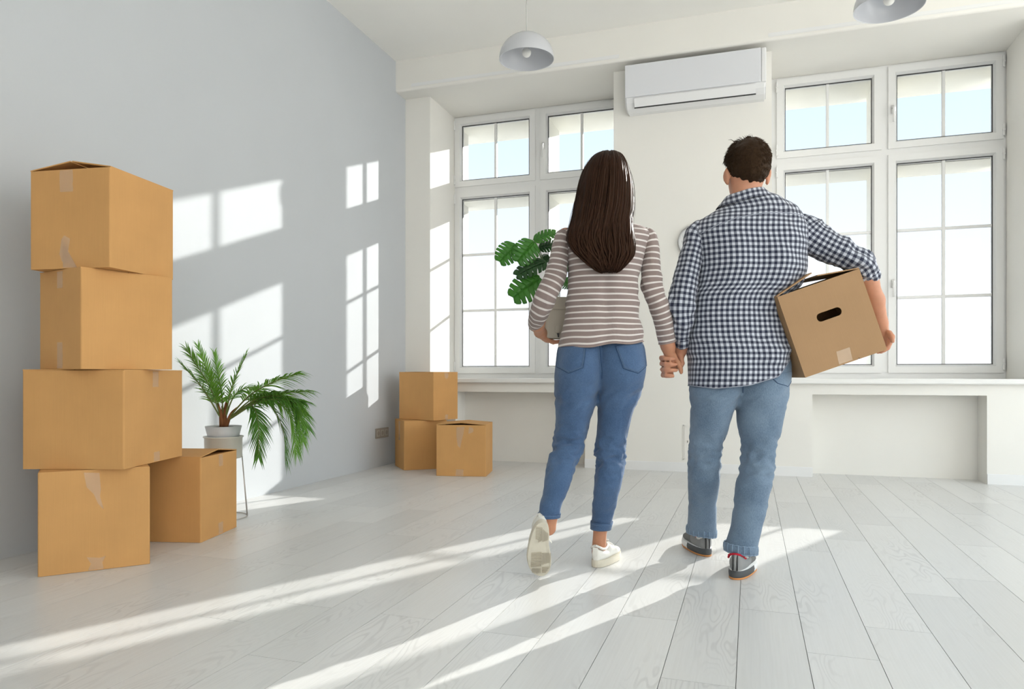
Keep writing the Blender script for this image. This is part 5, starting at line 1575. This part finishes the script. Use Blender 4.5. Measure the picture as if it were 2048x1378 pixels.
M_MON = leaf_mat('monstera_green', (.035, .16, .02), (.10, .36, .04), 14, .3)
M_MON2 = leaf_mat('monstera_dark_green', (.014, .060, .016), (.040, .13, .028), 14, .3)
M_SOIL = mat('potting_soil', (.035, .025, .018), .95, .1, vary=.4, vscale=80, bump=.8, bscale=120)
M_POTW = mat('white_pot_glaze', (.66, .67, .68), .4, .4)
M_HOLD = mat('cream_holder_enamel', (.72, .70, .63), .45, .4)

pp = empty('potted_palm', (-2.7931, 3.3099, 0.0000), YAW)
tag(pp, 'feathery green palm in a white pot on a wire stand beside the boxes', 'plant')
Z0 = .509
bm = bmesh.new(); lathe(bm, [(0, Z0 - .085), (.070, Z0 - .085), (.082, Z0 - .060), (.097, Z0), (.092, Z0), (.084, Z0 - .03), (0, Z0 - .03)], 44); obj('pot', bm, M_POTW, pp, True)
bm = bmesh.new(); lathe(bm, [(0, Z0 - .008), (.06, Z0 - .006), (.090, Z0 - .012), (.085, Z0 - .03)], 36); obj('soil', bm, M_SOIL, pp, True)
st = empty('stand'); st.parent = pp
bm = bmesh.new(); lathe(bm, [(0, Z0 - .178), (.094, Z0 - .178), (.099, Z0 - .170), (.100, Z0 - .066), (.106, Z0 - .062), (.106, Z0 - .056), (.098, Z0 - .056), (.095, Z0 - .066), (.094, Z0 - .165), (0, Z0 - .168)], 48); obj('holder', bm, M_HOLD, st, True)
bm = bmesh.new()
tube(bm, [(.126 * math.cos(2 * PI * k / 48), .126 * math.sin(2 * PI * k / 48), .004) for k in range(49)], .0032, 6, False); obj('base_ring', bm, M_CHROME, st, True)
for a in (15, 135, 255):
    for da in (-7, 7):
        bm = bmesh.new(); a0 = R(a + da * .35); a1 = R(a + da)
        tube(bm, [(.097 * math.cos(a0), .097 * math.sin(a0), Z0 - .16), (.126 * math.cos(a1), .126 * math.sin(a1), .004)], .0026, 6); obj('leg', bm, M_CHROME, st, True)
def qcurve(P, n):
    P = [Vector(p) for p in P]
    A = cr([tuple(p) for p in P], max(2, n // (len(P) - 1)))
    return [Vector(p) for p in A]
def frond(P, nl, l0, matl, seed, droop=.25, start=.26):
    nl = int(nl * 1.25)
    rn = random.Random(seed)
    C = qcurve(P, 36); n = len(C)
    bm = bmesh.new()
    tube(bm, C, [.0042 * (1 - .8 * i / (n - 1)) + .0006 for i in range(n)], 6)
    fr = obj('frond', bm, M_STALK, pp, True)
    vs, fs = [], []
    for k in range(nl):
        q = start + (1 - start) * k / (nl - 1)
        i = q * (n - 1); i0 = min(int(i), n - 2); p = C[i0].lerp(C[i0 + 1], i - i0)
        T = (C[min(i0 + 2, n - 1)] - C[max(i0 - 1, 0)]).normalized()
        S = T.cross(Vector((0, 0, 1)))
        if S.length < .1: S = Vector((1, 0, 0))
        S.normalize()
        S = (Matrix.Rotation(rn.uniform(-.25, .25) + .5 * math.sin(seed * 1.7), 4, T) @ S).normalized()
        U = S.cross(T).normalized()
        L_ = 1.22 * l0 * (.55 + .45 * math.sin(PI * min(1, (q - start) / (1 - start) * .8 + .12))) * (1 - .35 * (q - start)) * rn.uniform(.9, 1.08)
        for sg in (-1, 1):
            ang = R(52 - 26 * (q - start) / (1 - start) + rn.uniform(-5, 5))
            D_ = (T * math.cos(ang) + S * sg * math.sin(ang) + U * .15).normalized()
            wdt = rn.uniform(.0030, .0046)
            Wv = D_.cross(U).normalized()
            b = len(vs)
            m = 5
            for j in range(m + 1):
                t = j / m
                c = p + D_ * L_ * t + Vector((0, 0, -1)) * droop * L_ * t * t
                w = wdt * (math.sin(PI * min(1, t * .72 + .22)) ** .8) * (1 - t ** 3)
                vs += [c - Wv * w + U * w * .45, c, c + Wv * w + U * w * .45]
                if j:
                    e0 = b + (j - 1) * 3
                    fs += [(e0, e0 + 1, e0 + 4, e0 + 3), (e0 + 1, e0 + 2, e0 + 5, e0 + 4)]
    o = pyobj('leaflets', vs, fs, matl, fr, False); o['kind'] = 'stuff'
FR = [([(-0.0084, 0.0000, 0.5367), (-0.0502, -0.0600, 0.7248), (-0.1452, -0.1300, 0.9286)], 30, .115, 0), ([(-0.0056, 0.0000, 0.5367), (-0.0770, -0.1000, 0.7255), (-0.1592, -0.1700, 0.8523)], 28, .11, 0), ([(-0.0028, 0.0000, 0.5423), (-0.0531, -0.0200, 0.7380), (-0.1250, -0.0400, 0.9484)], 30, .105, 0),
      ([(0.0028, 0.0000, 0.5423), (-0.0168, 0.0000, 0.7238), (-0.0613, 0.0200, 0.9115)], 28, .10, 0), ([(0.0084, 0.0000, 0.5423), (0.0553, -0.0200, 0.7241), (0.1432, -0.0400, 0.9097)], 28, .10, 0),
      ([(0.0140, 0.0000, 0.5367), (0.1616, -0.0600, 0.6753), (0.3136, -0.1200, 0.7529), (0.4690, -0.1600, 0.8015)], 32, .13, 0), ([(0.0168, 0.0000, 0.5367), (0.1831, -0.0200, 0.6686), (0.3514, -0.0600, 0.6945), (0.5057, -0.1000, 0.7064)], 32, .125, 0),
      ([(0.0168, 0.0000, 0.5367), (0.1969, 0.0200, 0.6533), (0.3596, 0.0200, 0.6365), (0.4608, 0.0000, 0.5004)], 32, .125, 1), ([(0.0168, 0.0000, 0.5339), (0.1699, -0.0600, 0.6230), (0.2280, -0.1000, 0.5348), (0.2377, -0.1200, 0.3546)], 30, .10, 1),
      ([(0.0168, 0.0000, 0.5367), (0.2040, 0.0400, 0.6470), (0.3079, 0.0500, 0.5109), (0.3393, 0.0400, 0.3086)], 30, .105, 1), ([(0.0168, 0.0000, 0.5367), (0.2455, -0.0400, 0.6636), (0.4180, -0.0800, 0.6348), (0.4676, -0.1000, 0.4395)], 32, .12, 0),
      ([(0.0056, 0.0000, 0.5423), (0.0411, 0.0600, 0.6803), (0.1331, 0.0800, 0.7225), (0.2261, 0.1000, 0.6506)], 26, .10, 0), ([(0.0168, 0.0000, 0.5367), (0.2592, -0.0800, 0.6567), (0.4115, -0.1300, 0.5773), (0.4499, -0.1500, 0.3768)], 30, .11, 0)]
FR += [([(0.0140, 0.0000, 0.5367), (0.2076, -0.0500, 0.6612), (0.3805, -0.1000, 0.6710), (0.5009, -0.1400, 0.5914)], 32, .12, 0), ([(0.0140, 0.0000, 0.5367), (0.2389, -0.1000, 0.6492), (0.4042, -0.1500, 0.6591), (0.5016, -0.1800, 0.6468)], 30, .12, 1), ([(0.0168, 0.0000, 0.5367), (0.1602, 0.0600, 0.6520), (0.2866, 0.0900, 0.6738), (0.3978, 0.1000, 0.6077)], 30, .12, 0)]
for i, (P, nl, l0, dk) in enumerate(FR): frond(P, nl, l0, M_PALM2 if dk else M_PALM, i + 1, .25 if i < 5 else .45)
for k, (P, r_) in enumerate((([(-0.0084, 0.0000, 0.5060), (-0.0127, -0.0100, 0.5847), (-0.0302, -0.0150, 0.6378)], .013), ([(0.0056, 0.0000, 0.5060), (0.0112, 0.0000, 0.6121), (0.0195, 0.0000, 0.6540)], .012), ([(0.0140, 0.0000, 0.5060), (0.0458, -0.0100, 0.5763), (0.0830, -0.0200, 0.6130)], .011), ([(-0.0040, 0.0100, 0.5053), (-0.0088, 0.0150, 0.5918), (-0.0164, 0.0200, 0.6196)], .012))):
    bm = bmesh.new(); C = qcurve(P, 10); tube(bm, C, [r_ * (1.1 - .75 * i / (len(C) - 1)) for i in range(len(C))], 9); obj('stem', bm, M_BROWN, pp, True)

# monstera held against her hip
mc = (-0.1458, 0.2350, 0.9512)
mo = empty('potted_monstera', tuple(wo.matrix_basis @ Vector(mc)), YAW)
tag(mo, 'split-leaf monstera in a grey-beige planter held in the person\'s arm', 'plant')
def to_mo(p): return Vector(p) - Vector(mc)
M_POTG = mat('grey_beige_planter', (.50, .455, .37), .5, .4); 
Hh = .176
V, UV = loft_h([(0, 0, 0, .066, .056), (0, 0, .010, .070, .060), (0, 0, .09, .076, .066), (0, 0, Hh - .052, .0795, .0695), (0, 0, Hh - .050, .083, .073), (0, 0, Hh - .004, .086, .076), (0, 0, Hh, .084, .074), (0, 0, Hh - .002, .080, .070), (0, 0, Hh - .03, .077, .067)], 3, 48, 5)
loft_obj('pot', V, UV, M_POTG, mo, True, False)
bm = bmesh.new(); bx(bm, -.076, .076, -.066, .066, Hh - .045, Hh - .022); obj('soil', bm, M_SOIL, mo)
tb_ = (-0.1535, 0.1650, 0.9863); tb_ = to_mo(tb_)
bm = bmesh.new(); bx(bm, tb_.x - .010, tb_.x + .010, -.080, -.064, tb_.z - .012, tb_.z + .018); bmesh.ops.bevel(bm, geom=bm.edges[:], offset=.003, segments=2, affect='EDGES'); tbo = obj('drain_tab', bm, M_POTG, mo)
bm = bmesh.new(); vs_ = [bm.verts.new((tb_.x + a, y_, tb_.z + b)) for y_ in (-.079, -.066) for a, b in ((-.002, -.014), (.009, -.014), (.007, -.032), (.003, -.032))]
for q_ in ((0, 1, 2, 3), (7, 6, 5, 4), (0, 4, 5, 1), (1, 5, 6, 2), (2, 6, 7, 3), (3, 7, 4, 0)): bm.faces.new([vs_[i] for i in q_])
obj('drain_slot', bm, M_DARK, tbo)
def monstera_leaf(base, tip, width, nrm, matl, seed, stem_from, cup=.25):
    rn = random.Random(seed)
    B, T_ = to_mo(base), to_mo(tip)
    ax = (T_ - B); L = ax.length; ax.normalize()
    N_ = Vector(nrm); N_ = (N_ - ax * N_.dot(ax)).normalized(); S = ax.cross(N_).normalized()
    vs, fs = [], []
    def pos(s, t):     # s along the midrib 0..1, t lateral in metres
        bend = -.22 * L * (s - .2) ** 2 * (1 if s > .2 else .2) - cup * abs(t) ** 1.5 * 2.2 + .10 * abs(t)
        return B + ax * (s * L) + S * t + N_ * bend
    def halfw(s):      # heart shaped outline
        return width * .5 * (max(0, 1 - ((s - .36) / .68) ** 2) ** .62)
    nl = 6
    for sg in (-1, 1):
        for k in range(nl):
            s0, s1 = -.06 + 1.0 * k / nl, -.06 + 1.0 * (k + 1) / nl
            sm = (s0 + s1) / 2
            cut = .30 + .14 * rn.random() if 0 < k < nl - 1 else .85
            gap = .30 if 0 < k else .10
            cols = [0, .2, cut, max(.7, cut + .02), max(.9, cut + .04), 1.0]
            b = len(vs)
            for ci, c in enumerate(cols):
                g = 0 if c <= cut else gap * (1 - ((c - 1) / (1 - cut)) ** 2 * 0) * min(1, (c - cut) / (1 - cut) * 2.2)
                if ci == len(cols) - 1: g = .46
                for j in range(4):
                    f_ = j / 3
                    s = s0 + (s1 - s0) * (g * .5 + f_ * (1 - g)) if c > 0 else max(0, s0 + (s1 - s0) * f_)
                    sw = s + .16 * c * (1 - .6 * sm)              # lobes sweep to the tip
                    hw = halfw(min(.99, max(-.05, s + .02)))
                    vs.append(pos(min(sw, 1.02) if c > 0 else max(0, s), sg * c * hw))
            for ci in range(len(cols) - 1):
                for j in range(3):
                    e0 = b + ci * 4 + j
                    fs.append((e0, e0 + 1, e0 + 5, e0 + 4))
    lf = pyobj('leaf', vs, fs, matl, mo, True)
    md = lf.modifiers.new('thickness', 'SOLIDIFY'); md.thickness = .0009
    bm = bmesh.new()
    tube(bm, [pos(s, 0) + N_ * .0006 for s in (0, .2, .4, .6, .8, .97)], [.0018, .0016, .0013, .001, .0007, .0004], 5); obj('midrib', bm, matl, lf, True)
    sf = to_mo(stem_from)
    md_ = (sf + B) / 2 + Vector((0, 0, .02))
    bm = bmesh.new(); tube(bm, qcurve([tuple(sf), tuple(md_), tuple(B)], 12), .0022, 6); obj('stem', bm, mat('monstera_stem', (.07, .13, .04), .5), mo, True)
SF = ((-0.1634, 0.2350, 1.0963), (-0.1496, 0.2450, 1.0972), (-0.1398, 0.2250, 1.0953), (-0.1558, 0.2150, 1.0943))
monstera_leaf((-0.3327, 0.2200, 1.3618), (-0.4068, 0.2000, 1.2864), .105, (.35, -.75, .55), M_MON, 1, SF[0])
monstera_leaf((-0.2524, 0.2000, 1.3712), (-0.3265, 0.1750, 1.2803), .115, (.3, -.85, .4), M_MON, 2, SF[1])
monstera_leaf((-0.2509, 0.2500, 1.3871), (-0.1543, 0.2400, 1.4315), .080, (-.25, -.80, .6), M_MON, 3, SF[1])
monstera_leaf((-0.2024, 0.2000, 1.2842), (-0.3373, 0.1700, 1.2321), .105, (-.1, -.75, .65), M_MON2, 4, SF[2])
monstera_leaf((-0.2271, 0.1800, 1.2119), (-0.3502, 0.1500, 1.1266), .135, (.25, -.85, .45), M_MON, 5, SF[3])
monstera_leaf((-0.2280, 0.2700, 1.3598), (-0.1442, 0.2600, 1.3757), .085, (-.1, -.75, .6), M_MON2, 6, SF[0])
monstera_leaf((-0.2107, 0.2600, 1.3026), (-0.1791, 0.2700, 1.3220), .05, (.1, -.8, .4), M_MON2, 7, SF[2])
monstera_leaf((-0.1258, 0.2700, 1.2153), (-0.0866, 0.2600, 1.1873), .09, (.2, -.7, .6), M_MON, 8, SF[1])
monstera_leaf((-0.1327, 0.3000, 1.2641), (-0.0627, 0.3300, 1.3138), .11, (.0, -.5, .8), M_MON, 9, SF[2])
